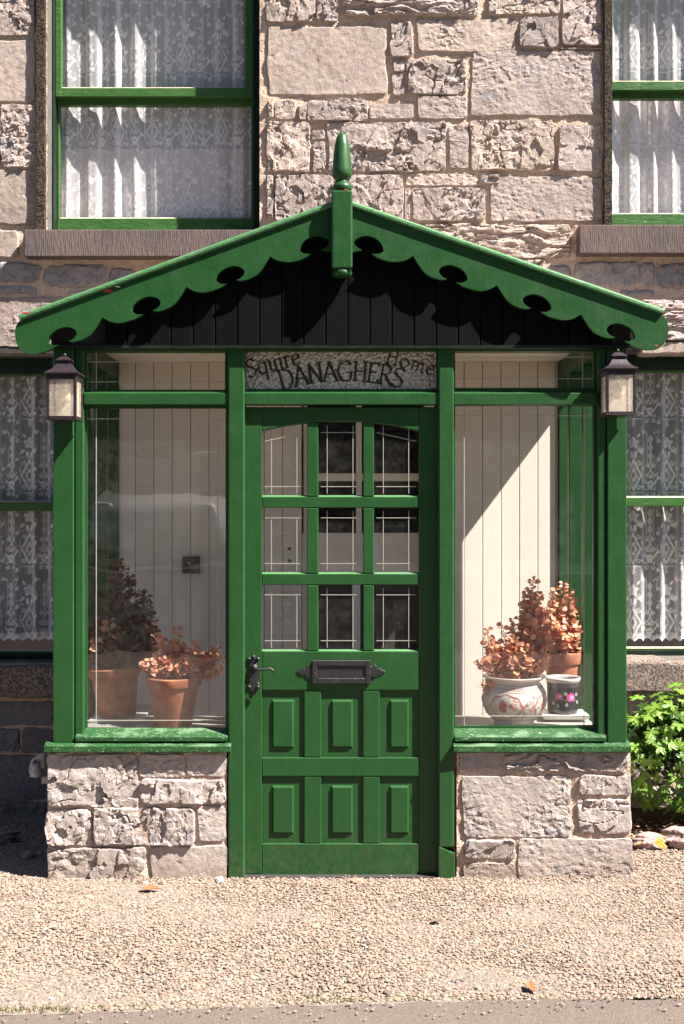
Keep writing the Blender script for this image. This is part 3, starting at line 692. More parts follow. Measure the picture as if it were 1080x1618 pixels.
# ------------------------------------------------------------------ plinth walls under the porch windows
def plinth(label, side, stones, outline, mats):
    x0, x1 = outline
    core = MB(); core.box(x0+.006, x1-.006, .016, .45, -.05, .545)
    sx0, sx1 = (x0+.006, x0+.16) if side < 0 else (x1-.16, x1-.006)
    core.box(sx0, sx1, .451, WY-.01, -.05, .545)
    w_ = tag(obj('plinth_wall', core, MORTAR), label, 'wall')
    mortar_sheet('mortar', x0+.004, x1-.004, -.02, .545, .006, [], w_, step=.011)
    for i, (a, b, c, d, st) in enumerate(stones):
        stone(w_, X(a, 0)-.0015, X(c, 0)+.0015, Z(d, 0)-.0015, Z(b, 0)+.0015, .003, st, mats, .0045, .09)
    # side face courses
    gg = np.random.RandomState(3); zc = 0
    for hh in (.17, .16, .19):
        yc = .10
        while yc < WY-.1:
            ln = min(gg.uniform(.18, .34), WY-.015-yc)
            V, F = stone_mesh(yc, yc+ln-.012, zc+.005, zc+hh-.005, 0, 'rough', int(zc*100+yc*50+5), .016, .05)
            W = V.copy()
            if side < 0: W[:, 0] = x0+.0+V[:, 1]; W[:, 1] = WY+.09-V[:, 0]
            else: W[:, 0] = x1-V[:, 1]; W[:, 1] = V[:, 0]
            np_obj('stone', W, F, mats, w_, smooth=False)
            yc += ln
        zc += hh+.003
    return w_
plinth('low rough limestone wall under the left porch window with the terracotta pots', -1,
  [(73,1191,218,1275,'rough'),(220,1191,292,1229,'pick'),(295,1191,357,1227,'pick'),(221,1231,356,1270,'rough'),(73,1279,145,1336,'rough'),(147,1276,308,1336,'rough'),(312,1274,358,1330,'pick'),(75,1339,232,1396,'rough'),(236,1337,358,1396,'smooth')],
  (X(73, 0), X(359, 0)), STONEP)
plinth('low limestone wall under the right porch window beside the green plant', 1,
  [(724,1184,792,1218,'smooth'),(797,1184,995,1220,'strata'),(730,1226,902,1323,'pick'),(915,1225,996,1258,'rough'),(912,1264,998,1317,'rough'),(733,1327,813,1359,'rough'),(819,1325,1001,1396,'pick'),(733,1363,815,1396,'pick')],
  (X(720, 0), X(998, 0)), STONEP)

# ------------------------------------------------------------------ porch
porch = empty('porch', (0, 0, 0), 'green painted timber porch with scalloped gable, glazed sides and a pointed finial', 'porch')
zg = .0
def pbox(name, px0, px1, py0, py1, y0, y1, mat=GREEN, parent=porch, bevel=.004, at=None, seg=1):
    yy = y0 if at is None else at
    mb = MB(); mb.box(X(px0, yy), X(px1, yy), y0, y1, Z(py1, yy), Z(py0, yy)); return obj(name, mb, mat, parent, bevel=bevel, seg=seg)
SB = Z(1173, 0)      # top of the sills
# corner posts and casings
for a, b in ((83, 116), (959.5, 990)):
    mb = MB(); mb.box(X(a, 0), X(b, 0), 0, .09, SB-.002, 2.36); obj('post', mb, GREEN, porch, bevel=.004, seg=1)
for a, b in ((117.2, 131), (945, 958)):
    mb = MB(); mb.box(X(a, 0), X(b, 0), .008, .08, SB+.028, 2.36); obj('casing', mb, GREEN, porch, bevel=.004, seg=1)
for a, b in ((115.5, 117.7), (957.5, 960)):
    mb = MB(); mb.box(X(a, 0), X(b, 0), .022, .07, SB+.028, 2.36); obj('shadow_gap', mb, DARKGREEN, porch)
# door posts
for a, b in ((360, 386), (692.5, 717)):
    mb = MB(); mb.box(X(a, 0), X(b, 0), -.004, .10, (.002 if a < 500 else Z(1339, 0)), 2.36); obj('post', mb, GREEN, porch, bevel=.006, seg=1)
mb = MB(); a, b = X(692, 0), X(718.5, 0)
mb.prism_y([(a, .0), (b, .0), (b, Z(1347, 0)), (b-.012, Z(1347, 0)), (a+.004, Z(1337, 0)), (a, Z(1340, 0))], -.008, .09); obj('post_repair', mb, GREEN, porch, bevel=.003)
# transoms: left, door, right
for a, b in ((131.2, 359.8), (386.2, 692.3), (717.2, 944.8)):
    mb = MB(); x0, x1 = X(a, 0), X(b, 0); z0, z1 = Z(639, 0), Z(621, 0)
    mb.prism_x([(.004, z0), (.07, z0), (.07, z1+.016), (.045, z1+.014), (.004, z1)], x0, x1); obj('transom', mb, GREENW if False else GREEN, porch, bevel=.002)
# head beam
mb = MB(); mb.box(X(116, 0), X(958, 0), .012, .08, Z(554, 0), 2.36); obj('head_beam', mb, GREEN, porch)
# glazing: fixed lights with beads, glass and leaded lines
def light(px0, px1, py0, py1, name='window', bead=True, lead=(), leadh=(), glass_y=.052, mat=GLASS):
    x0, x1, z0, z1 = X(px0, glass_y), X(px1, glass_y), Z(py1, glass_y), Z(py0, glass_y)
    mb = MB(); t = .012
    mb.box(x0-t, x0+.004, glass_y-.012, glass_y+.015, z0-t, z1+t); mb.box(x1-.004, x1+t, glass_y-.012, glass_y+.015, z0-t, z1+t)
    mb.box(x0+.004, x1-.004, glass_y-.011, glass_y+.014, z1-.004, z1+t); mb.box(x0+.004, x1-.004, glass_y-.011, glass_y+.014, z0-t, z0+.002)
    f = obj(name, mb, GREEN, porch)
    p = MB(); p.box(x0, x1, glass_y-.002, glass_y+.002, z0, z1); obj('pane', p, mat, f)
    for q in lead:
        c = MB(); xx = X(q, glass_y); c.box(xx-.0016, xx+.0016, glass_y-.0046, glass_y-.0024, z0, z1); obj('lead_line', c, LEAD, f)
    for q in leadh:
        c = MB(); zz = Z(q, glass_y); c.box(x0, x1, glass_y-.0052, glass_y-.003, zz-.0016, zz+.0016); obj('lead_line', c, LEAD, f)
    return f
light(136, 358, 644, 1151, lead=(152, 344), leadh=(662, 1138))
light(717, 938, 640, 1147, lead=(733, 922), leadh=(657, 1131))
light(136, 357, 556, 617, 'transom_light', lead=(152,), leadh=(572, 603.5))
light(717, 938, 549, 614, 'transom_light', lead=(920,), leadh=(564.5, 598.5))
sign = light(386, 690, 554, 616, 'name_light', mat=TEXG); tag(sign, 'hammered glass light over the door with black lettering')
# sills
def sill(px0, px1, dx0, dx1):
    zb = Z(1190, -.030); n_ = Z(1178, -.030); x0, x1 = X(px0, -.030), X(px1, -.030)
    vs = []; fs = []; xs = np.linspace(x0, x1, 60)
    for i, xx in enumerate(xs):
        e = .0045*float(fbm(xx*14, 2.0, 3)); e2 = .0035*float(fbm(xx*22, 5.0, 6))
        prof = [(-.024, zb+e2), (-.031+e, zb+.006), (-.030+e, n_-.004), (-.022+e, n_+e2), (.02, SB+.004), (.06, SB+.004), (.06, zb)]
        vs += [(xx, a, b) for a, b in prof]
    m = 7
    for i in range(len(xs)-1):
        for k in range(m): a = i*m+k; b = i*m+(k+1) % m; fs.append((a, b, b+m, a+m))
    fs += [tuple(range(m)), tuple(range((len(xs)-1)*m, len(xs)*m))[::-1]]
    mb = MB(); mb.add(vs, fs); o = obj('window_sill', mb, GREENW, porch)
    bm = bmesh.new(); bm.from_mesh(o.data); bmesh.ops.recalc_face_normals(bm, faces=bm.faces); bm.to_mesh(o.data); bm.free()
    mb = MB(); a, b = X(dx0, 0), X(dx1, 0)
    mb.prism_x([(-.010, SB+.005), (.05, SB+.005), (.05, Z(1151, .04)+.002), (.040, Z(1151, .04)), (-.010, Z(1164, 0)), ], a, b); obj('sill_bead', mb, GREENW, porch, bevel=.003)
sill(69, 364, 119, 359.5); sill(716.8, 997, 717.5, 957)
mb = MB(); mb.box(X(71, -.02), X(84, -.02), -.02, .06, SB, SB+.008)
# weatherworn chips
def chip(px, py, y, w_, h_, parent=porch, mat=CHIP, up=False):
    cx, cz = X(px, y), Z(py, y); pts = []
    for k in range(9):
        a = k*2*math.pi/9; r = random.uniform(.6, 1.1); pts.append((cx+math.cos(a)*w_*r, cz+math.sin(a)*h_*r))
    mb = MB(); mb.prism_y(pts, y-.0008, y+.002); obj('paint_chip', mb, mat, parent)
# gable cladding, board by board
gy = -.030; BRD = .0938
kk = X(514, gy)
i0 = -9
for i in range(-8, 17):
    x0 = kk+i*BRD-2*BRD; x1 = x0+BRD
    if x0 < -1.17 or x1 > 1.18: continue
    def topz(x): return 2.80-.352*abs(x)
    zb = Z(546, gy); g_ = .0022
    prof = [(x0+g_, zb), (x1-g_, zb), (x1-g_, topz(x1))]+([(0, topz(0))] if x0 < 0 < x1 else [])+[(x0+g_, topz(x0))]
    if min(topz(x0), topz(x1)) < zb+.01: continue
    mb = MB(); mb.prism_y(prof, gy+random.uniform(0, .0015), gy+.022); obj('gable_board', mb, BLACKB, porch, bevel=.003, seg=1)
mb = MB(); mb.prism_y([(-1.24, Z(546, gy)+.003), (1.23, Z(546, gy)+.003), (1.23, 2.38), (0, 2.79), (-1.24, 2.38)], gy+.024, .011); obj('gable_backing', mb, DARK, porch)
mb = MB(); mb.box(-1.235, 1.22, gy+.001, .0115, Z(550, gy), Z(546, gy)+.002); obj('drip_rail', mb, DARKGREEN, porch)
# roof
def roof_slab(sgn, zt, th, xe, name, mat):
    mb = MB(); ze = lambda x: zt-.350*x
    pr = [(0, zt), (sgn*xe, ze(xe)), (sgn*xe, ze(xe)-th), (0, zt-th)]
    mb.prism_y(pr, -.055, WY); return obj(name, mb, mat, porch)
RT = Z(319, -.09)
ROOFM = mat_plain('mineral_roof_felt', (.30, .24, .2), .9, .3, 60, .003, 120)
roof_slab(1, RT-.008, .035, 1.335, 'roof', ROOFM); roof_slab(-1, RT-.008, .035, 1.335, 'roof', ROOFM)
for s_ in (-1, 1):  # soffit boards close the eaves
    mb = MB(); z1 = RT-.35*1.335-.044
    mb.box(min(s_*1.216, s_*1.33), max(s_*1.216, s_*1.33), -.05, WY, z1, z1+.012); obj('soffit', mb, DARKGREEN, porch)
mb = MB(); mb.box(-1.23, 1.215, .081, WY, 2.352, 2.372); obj('ceiling', mb, CREAMD, porch)
# bargeboards (pixels of the right-hand board)
by = -.075
hole = lambda L, T, Rr, tipl, tipr: (L, T, Rr, tipl, tipr)
segs = []
def dense(pts): return smoothline(pts, 6)
outline = []
outline += dense([(538, 396), (552, 398), (560, 397.5), (572, 395)])[:]
outline += dense([(572, 395), (563, 390), (559, 382), (567, 375), (580, 372.5), (594, 377), (603, 387), (606, 397)])
outline += dense([(606, 397), (598, 401), (587, 401)])
outline += dense([(587, 401), (600, 408.5), (620, 413.5), (640, 411), (652.5, 404)])
P0 = [(652.5, 404), (658, 413), (670, 430), (684, 438.5), (697, 442), (706, 441)]
H0 = [(706, 441), (697, 436), (693, 428), (699, 421), (712, 418.5), (727, 424), (736, 433), (738.5, 442)]
T0 = [(738.5, 442), (731, 446.5), (721, 446.5)]
B0 = [(721, 446.5), (735, 454), (757, 459.5), (773, 457), (785, 450.5)]
for k in range(3):
    dx, dz = 132.6*k, 46.2*k; sh = lambda L: [(a+dx, b+dz) for a, b in L]
    outline += dense(sh(P0))+dense(sh(H0))+dense(sh(T0))
    if k < 2: outline += dense(sh(B0))
outline += dense([(721+265.2, 446.5+92.4), (1003, 547.5), (1022, 552.5), (1040, 550.5), (1051, 540), (1056, 521), (1053, 506), (1046, 498)])
outline += [(1046, 493), (538, 318)]
seen = []
for p in outline:
    if not seen or math.hypot(p[0]-seen[-1][0], p[1]-seen[-1][1]) > .3: seen.append(p)
CX = 540.5
def barge(sgn):
    pts = []
    for a, b in seen:
        if sgn < 0: b = b+(a-CX)*.0155-1; a = 2*CX-a-2
        pts.append((X(a, by), Z(b, by)))
    mb = MB(); mb.prism_y(pts, by, by+.026); o = obj('bargeboard', mb, GREEN, porch, bevel=.0045, seg=1)
    # cap strip along the top edge
    a, b = ((541, 322.5), (1046, 497)) if sgn > 0 else ((539, 322.5), (33, 506))
    x0, z0, x1, z1 = X(a[0], by), Z(a[1], by), X(b[0], by), Z(b[1], by)
    d = Vector((x1-x0, 0, z1-z0)).normalized(); n_ = Vector((0, 0, 1))-d*d.z; n_.normalize()
    prof = [(by-.010, 0), (by-.013, .006), (by-.013, .016), (by-.004, .024), (by+.03, .026), (by+.03, 0)]
    mb = MB(); vs = []
    for base in (Vector((x0, 0, z0)), Vector((x1, 0, z1))):
        for yy, h in prof: p = base+n_*h; vs.append((p.x, yy, p.z))
    m = len(prof); mb.add(vs, [tuple(range(m)), tuple(range(m, 2*m))[::-1]]+[(i, i+m, (i+1) % m+m, (i+1) % m) for i in range(m)])
    o2 = obj('bargeboard_cap', mb, GREENCAP, porch, bevel=.002)
    bm = bmesh.new(); bm.from_mesh(o2.data); bmesh.ops.recalc_face_normals(bm, faces=bm.faces); bm.to_mesh(o2.data); bm.free()
GREENCAP = mat_green('weathered_cap_paint', (.05, .15, .055), wear=.25, rough=.5)
barge(1); barge(-1)
# gritty felt showing above the caps
for s_ in (1, -1):
    a, b = ((541, 318), (1046, 489)) if s_ > 0 else ((539, 318), (33, 498)); mb = MB()
    x0, z0, x1, z1 = X(a[0], by), Z(a[1], by), X(b[0], by), Z(b[1], by)
    prof = [(x0, z0+.0), (x1, z1), (x1, z1-.012), (x0, z0-.012)]
    mb.prism_y(prof, by+.004, -.0555); obj('roof_edge', mb, ROOFM, porch)
chip(170, 459, by, .026, .006); chip(186, 453, by, .012, .0035, mat=WHITE); chip(172, 461, by-.0005, .02, .0025); chip(40, 494, by-.013, .02, .004); chip(1037, 546, by, .006, .004)
chip(399, 1167, -.012, .004, .003) if False else None
# finial
fy = -.118; fw = .092
mb = MB(); x0, x1 = X(523.5, fy), X(556.5, fy)
mb.box(x0, x1, fy, fy+.085, Z(424, fy), Z(300, fy)); fin = obj('finial', mb, GREEN, porch, bevel=.007, seg=1)
fs_ = lambda px: px/ (FPX/(5+fy+.04))
cx, cyf = X(540, fy+.045), fy+.0425
zt = lambda py: Z(py, fy+.04)
mb = MB(); mb.lathe([(.001, zt(209)), (fs_(5), zt(211)), (fs_(8.8), zt(217)), (fs_(12), zt(232)), (fs_(14.2), zt(252)), (fs_(15), zt(268)), (fs_(15.8), zt(275)), (fs_(14.5), zt(280)), (fs_(11), zt(283.5)), (fs_(9.5), zt(286)), (fs_(11), zt(289)), (fs_(14), zt(292)), (fs_(16), zt(295)), (fs_(16), zt(298)), (fs_(15), zt(301)), (.001, zt(301.5))][::-1], 28, (cx, cyf, 0))
obj('finial_spike', mb, GREEN, fin, auto=40)
mb = MB(); mb.lathe([(.001, zt(437)), (fs_(14), zt(436.5)), (fs_(16), zt(434)), (fs_(16), zt(430)), (fs_(14), zt(427.5)), (fs_(14), zt(424))], 28, (cx, cyf, 0)); obj('finial_drop', mb, GREEN, fin, auto=40)
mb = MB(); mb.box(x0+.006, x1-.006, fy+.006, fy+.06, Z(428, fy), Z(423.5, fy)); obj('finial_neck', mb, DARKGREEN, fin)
chip(547, 299.5, fy+.001, .010, .0025)
# side walls of the porch: frames, mullions and glass
for s_, xo, xi in ((1, 1.216, 1.125), (-1, -1.235, -1.165)):
    a, b = min(xo, xi), max(xo, xi)
    for y0, y1, nm in ((.46, .50, 'mullion'), (.80, .845, 'mullion'), (1.068, WY-.004, 'wall_post')):
        mb = MB(); mb.box(a, b, y0, y1, .575, 2.26); obj(nm, mb, GREEN, porch, bevel=.004, seg=1)
    mb = MB(); mb.box(a, b, .09, WY-.004, 2.262, 2.36); obj('side_head', mb, GREEN, porch)
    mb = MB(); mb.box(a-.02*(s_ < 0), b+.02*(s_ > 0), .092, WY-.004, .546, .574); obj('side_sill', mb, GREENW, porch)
    mb = MB(); xm = xo-.035*s_
    for y0, y1 in ((.091, .459), (.501, .799), (.846, 1.067)):
        mb = MB(); mb.box(xm-.002, xm+.002, y0, y1, .576, 2.261); obj('side_pane', mb, GLASS, porch)
# inner ledges
for name, bx in (('ledge', (-1.163, -.455, .055, .42)), ('ledge', (.47, 1.122, .055, .42))):
    mb = MB(); mb.box(bx[0], bx[1], bx[2]+.012, bx[3], .60, .627); obj(name, mb, LEDGE, porch, bevel=.003)
mb = MB(); mb.box(.88, 1.122, .421, .76, .599, .626); obj('side_ledge', mb, LEDGE, porch, bevel=.003)
mb = MB(); mb.box(-1.163, -.92, .421, .76, .599, .626); obj('side_ledge', mb, LEDGE, porch, bevel=.003)
mb = MB(); mb.box(-.47, .47, .02, .459, -.03, .010); mb.box(-1.05, 1.05, .46, WY+.3, -.03, .010); obj('porch_floor', mb, TILE, porch)
mb = MB(); mb.box(X(387, 0), X(692, 0), -.005, .10, -.03, .012); obj('threshold', mb, DARK, porch)
# cream boarding on the back wall
def boards(xa, xb, start, z0=.0, z1=2.352):
    x = start
    while x < xb:
        a, b = max(x, xa), min(x+.0957, xb)
        if b-a > .01:
            mb = MB(); mb.box(a+.0016, b-.0016, WY-.012, WY-.001, z0, z1); obj('board', mb, CREAM, house, bevel=.0025, seg=1)
        x += .0957
YB = WY-.012
boards(-1.163, X(467, YB), X(213.5, YB)-.0957*1)
boards(X(676, YB), 1.124, X(733, YB)-.0957)
mb = MB(); mb.box(-1.19, X(467, YB), WY-.0008, WY+.02, 0, 2.36); mb.box(X(676, YB), 1.15, WY-.0008, WY+.02, 0, 2.36); obj('board_backing', mb, HALL, house)
# inner doorway, half glazed inner door
iy = WY+.04
dr = MB(); dr.box(X(467, iy)-.02, X(476, iy), WY-.014, iy+.06, 0, 2.2); dr.box(X(670, iy), X(684, iy), WY-.014, iy+.06, 0, 2.2); dr.box(X(467, iy)-.02, X(684, iy), WY-.0135, iy+.06, 2.2, 2.30)
idoor = obj('inner_doorway', dr, CREAM, house, bevel=.004)
def ib(name, a, b, c, d, y0, y1, mat): mb = MB(); mb.box(X(a, y0), X(b, y0), y0, y1, Z(d, y0), Z(c, y0)); return obj(name, mb, mat, idoor, bevel=.003)
ib('glazing_bar', 479, 485, 600, 842, iy, iy+.03, CREAM); ib('glazing_bar', 562, 571, 600, 842, iy, iy+.03, CREAM); ib('glazing_rail', 485.3, 561.8, 748, 760, iy+.002, iy+.03, CREAM); ib('glazing_rail', 571.3, 669, 748, 760, iy+.002, iy+.03, CREAM)
ib('middle_rail', 477, 669, 842, 922, iy-.002, iy+.03, CREAM); ib('stile', 477, 486, 923, 1290, iy, iy+.03, CREAM); ib('white_post', 556, 569, 923, 1290, iy+.001, iy+.04, WHITE)
ib('transom_rail', 477, 669, 585, 599, iy, iy+.03, CREAM)
ib('lower_panel', 487, 555, 923, 1290, iy+.012, iy+.03, HALL); ib('lower_panel', 570, 669, 923, 1290, iy+.012, iy+.03, HALL)
hb = MB(); hx0, hx1 = X(467, iy)-.1, X(684, iy)+.1
hb.box(hx0, hx1, 2.4, 2.45, -.05, 2.5); hb.box(hx0-.05, hx0, iy+.07, 2.45, -.05, 2.5); hb.box(hx1, hx1+.05, iy+.07, 2.45, -.05, 2.5); hb.box(hx0, hx1, iy+.07, 2.45, 2.42, 2.5); hb.box(hx0, hx1, iy+.07, 2.45, -.06, 0)
obj('hall_interior', hb, HALL, house)
for py in (867, 886):
    mb = MB(); yy = YB; cx0, cz0 = X(457, yy), Z(py, yy); mb.prism_y([(cx0+.009*math.cos(k*.785), cz0+.009*math.sin(k*.785)) for k in range(8)], yy-.003, yy-.0002); obj('keyhole', mb, IRON, house)
sw = empty('meter_box', (X(302, YB), YB, Z(907, YB)), 'small black square box on the cream boards behind the left window', 'switch box')
mb = MB(); mb.box(X(288, YB), X(316, YB), YB-.022, YB-.0005, Z(906, YB), Z(879, YB)); obj('case', mb, IRON, sw, bevel=.004)
mb = MB(); mb.box(X(297, YB), X(299.5, YB), YB-.024, YB-.0215, Z(890.5, YB), Z(888.5, YB)); mb.box(X(289.5, YB), X(290.8, YB), YB-.024, YB-.0215, Z(892.5, YB), Z(890.5, YB)); obj('indicator', mb, WHITE, sw)

# ------------------------------------------------------------------ front door
dy = .032
def dX(p): return X(p, dy)
def dZ(p): return Z(p, dy)
mb = MB(); mb.box(dX(386.5), dX(413), dy, dy+.045, .014, dZ(643)); mb.box(dX(662), dX(692.5), dy, dy+.045, .014, dZ(643))
door = obj('door', mb, GREEN, porch, bevel=.002, seg=1); tag(door, 'green panelled front door with nine leaded panes')
def dpart(name, mb, mat=GREEN, bevel=.0035, seg=1): return obj(name, mb, mat, door, bevel=bevel, seg=seg)
def dbox(name, a, b, c, d, y0=dy+.001, y1=dy+.044, mat=GREEN, bevel=.0035):
    mb = MB(); mb.box(X(a, dy), X(b, dy), y0, y1, Z(d, dy), Z(c, dy)); return dpart(name, mb, mat, bevel)
mb = MB(); mb.prism_y([(dX(a), dZ(b)) for a, b in ((413.2, 643), (661.8, 643), (661.8, 681), (625, 673), (591, 668), (573, 666), (503, 666), (486, 668), (450, 673), (413.2, 681))], dy+.001, dy+.044); dpart('top_rail', mb)
dbox('middle_rail', 413.2, 661.8, 1029, 1091); dbox('bottom_rail', 413.2, 661.8, 1333, 1387); dbox('lock_rail', 413.2, 661.8, 1197, 1227)
for c0, c1 in ((484.5, 502.5), (573.5, 590.5)):
    for r0, r1 in ((667, 784.5), (802.5, 906.5), (924.5, 1028.8)): dbox('glazing_bar', c0, c1, r0, r1, dy+.002)
for r0, r1 in ((784.7, 802.3), (906.7, 924.3)): dbox('glazing_bar', 413.2, 661.8, r0, r1, dy+.0025)
for c0, c1 in ((480, 507), (573, 599.5)):
    for r0, r1 in ((1091.2, 1196.8), (1227.2, 1332.8)): dbox('muntin', c0, c1, r0, r1, dy+.002)
cols = ((413.2, 484.5), (502.5, 573.5), (590.5, 661.8)); rows = ((667, 784.7), (802.3, 906.7), (924.3, 1029))
for ci, (c0, c1) in enumerate(cols):
    for ri, (r0, r1) in enumerate(rows):
        yy = dy+.020; mb = MB(); mb.box(dX(c0)-.002, dX(c1)+.002, yy, yy+.004, dZ(r1)-.002, dZ(r0)+.002)
        if ri == 0: pass
        dpart('pane', mb, GLASS, 0)
        # pale putty bead on the bottom edge
        q = MB(); q.prism_x([(dy+.006, dZ(r1)), (yy-.0002, dZ(r1)), (yy-.0002, dZ(r1)+.006)], dX(c0)+.001, dX(c1)-.001); dpart('putty', q, GREENCAP, 0)
        # leaded lines
        mb = MB(); t = .0013; yl = yy-.002
        topo = 14 if ri == 0 and ci == 1 else 18
        lx = (c0+15, c1-16) if ci != 1 else (c0+14, c1-16)
        for q_ in lx: mb.box(dX(q_)-t, dX(q_)+t, yl-.0012, yl+.0006, dZ(r1-5), dZ(r0+5))
        mb.box(dX(c0+4), dX(c1-4), yl-.0020, yl-.0002, dZ(r1-16)-t, dZ(r1-16)+t)
        if ri == 0 and ci != 1:
            za, zb = (dZ(697), dZ(683)) if ci == 0 else (dZ(683), dZ(697))
            xa, xb = dX(c0+4), dX(c1-4); mb.prism_y([(xa, za-t), (xb, zb-t), (xb, zb+t), (xa, za+t)], yl-.0028, yl-.0012)
        else: mb.box(dX(c0+4), dX(c1-4), yl-.0028, yl-.0012, dZ(r0+16)-t, dZ(r0+16)+t)
        dpart('lead_line', mb, LEAD, 0)
for c0, c1 in ((413.2, 480), (507, 573), (599.5, 661.8)):
    for r0, r1 in ((1091, 1197), (1227, 1333)):
        x0, x1, z0, z1 = dX(c0), dX(c1), dZ(r1), dZ(r0); yb = dy+.0125
        a0, a1, b0, b1 = x0+.043, x1-.043, z0+.040, z1-.041
        # flat field with a raised bevelled panel
        mb = MB(); yf = yb-.009; k = .008
        mb.box(x0-.003, x1+.003, yb, yb+.02, z0-.003, z1+.003)
        mb.add([(a0, yb, b0), (a1, yb, b0), (a1, yb, b1), (a0, yb, b1), (a0+k, yf, b0+k), (a1-k, yf, b0+k), (a1-k, yf, b1-k), (a0+k, yf, b1-k)],
               [(0, 1, 5, 4), (1, 2, 6, 5), (2, 3, 7, 6), (3, 0, 4, 7), (4, 5, 6, 7)])
        dpart('panel', mb, GREEN, 0)
# letter plate
def hook(cx, s_):
    """spear-and-curl end of the letter plate"""
    pts = [(0, 10), (5, 7), (8, 11), (12, 9), (12, 5), (15, 6), (20, 3), (26, 0), (20, -4), (15, -6), (12, -4), (12, -8), (8, -10), (5, -7), (0, -10)]
    return [(X(cx+s_*a, dy), Z(1061-b, dy)) for a, b in pts]
ly = dy-.004
mb = MB(); mb.prism_y(hook(583, 1), ly, dy+.002); dpart('letter_plate_finial', mb, RUST, .001)
mb = MB(); mb.prism_y(hook(495, -1), ly, dy+.002); dpart('letter_plate_finial', mb, RUST, .001)
mb = MB(); X0, X1, Z0, Z1 = dX(493), dX(585), dZ(1080), dZ(1043); a0, a1, b0, b1 = dX(501), dX(577), dZ(1071), dZ(1052)
mb.box(X0, a0, ly-.006, dy+.001, Z0, Z1); mb.box(a1, X1, ly-.006, dy+.001, Z0, Z1); mb.box(a0, a1, ly-.0058, dy+.001, b1, Z1); mb.box(a0, a1, ly-.0058, dy+.001, Z0, b0)
dpart('letter_plate', mb, RUST, .0025)
mb = MB(); mb.box(a0, a1, ly+.0, dy+.001, b0, b1); dpart('letter_flap', mb, RUST, 0)
mb = MB(); mb.box(a0+.002, a1-.002, ly-.004, ly-.0005, b0+.001, b0+.004); dpart('flap_lip', mb, RUST, 0)
# small letters cast in the flap are too worn to read: low blotches only through the rust material
# door handle
hx, hz = X(400.5, dy), Z(1062, dy)
pl = [(0, -32), (4, -25), (8, -27), (11, -23), (7, -18), (8, -10), (11, 0), (10, 10), (7, 17), (11, 22), (11, 28), (6, 30), (4, 33), (0, 42), (-4, 33), (-6, 30), (-11, 28), (-11, 22), (-7, 17), (-10, 10), (-11, 0), (-8, -10), (-7, -18), (-11, -23), (-8, -27), (-4, -25)]
mb = MB(); mb.prism_y([(hx+a*.0024, hz-b*.0024) for a, b in pl], dy-.006, dy+.001); dpart('handle_plate', mb, RUST, .0015)
mb = MB(); mb.lathe([(.001, -.016), (.010, -.014), (.015, -.006), (.016, 0), (.015, .006), (.009, .014), (.001, .016)], 14, (hx+.004, dy-.012, Z(1054, dy))); 
mb.tube([(hx+.006, dy-.015, Z(1055, dy)), (hx+.01, dy-.045, Z(1056, dy)), (hx+.028, dy-.052, Z(1056, dy)), (hx+.055, dy-.050, Z(1055, dy)), (hx+.075, dy-.048, Z(1054, dy)), (hx+.086, dy-.048, Z(1057, dy)), (hx+.088, dy-.048, Z(1060, dy))], [.008, .007, .006, .005, .0055, .006, .005], 8)
obj('door_handle', mb, RUST, door, smooth=True)
mb = MB()
for a, b in ((-8, -24), (8, -24), (0, -28), (-8, 26), (8, 26)): mb.lathe([(.001, -.008), (.008, -.004), (.009, 0), (.007, .005), (.001, .008)], 10, (hx+a*.0024, dy-.007, hz-b*.0024))
obj('handle_boss', mb, RUST, door, smooth=True)

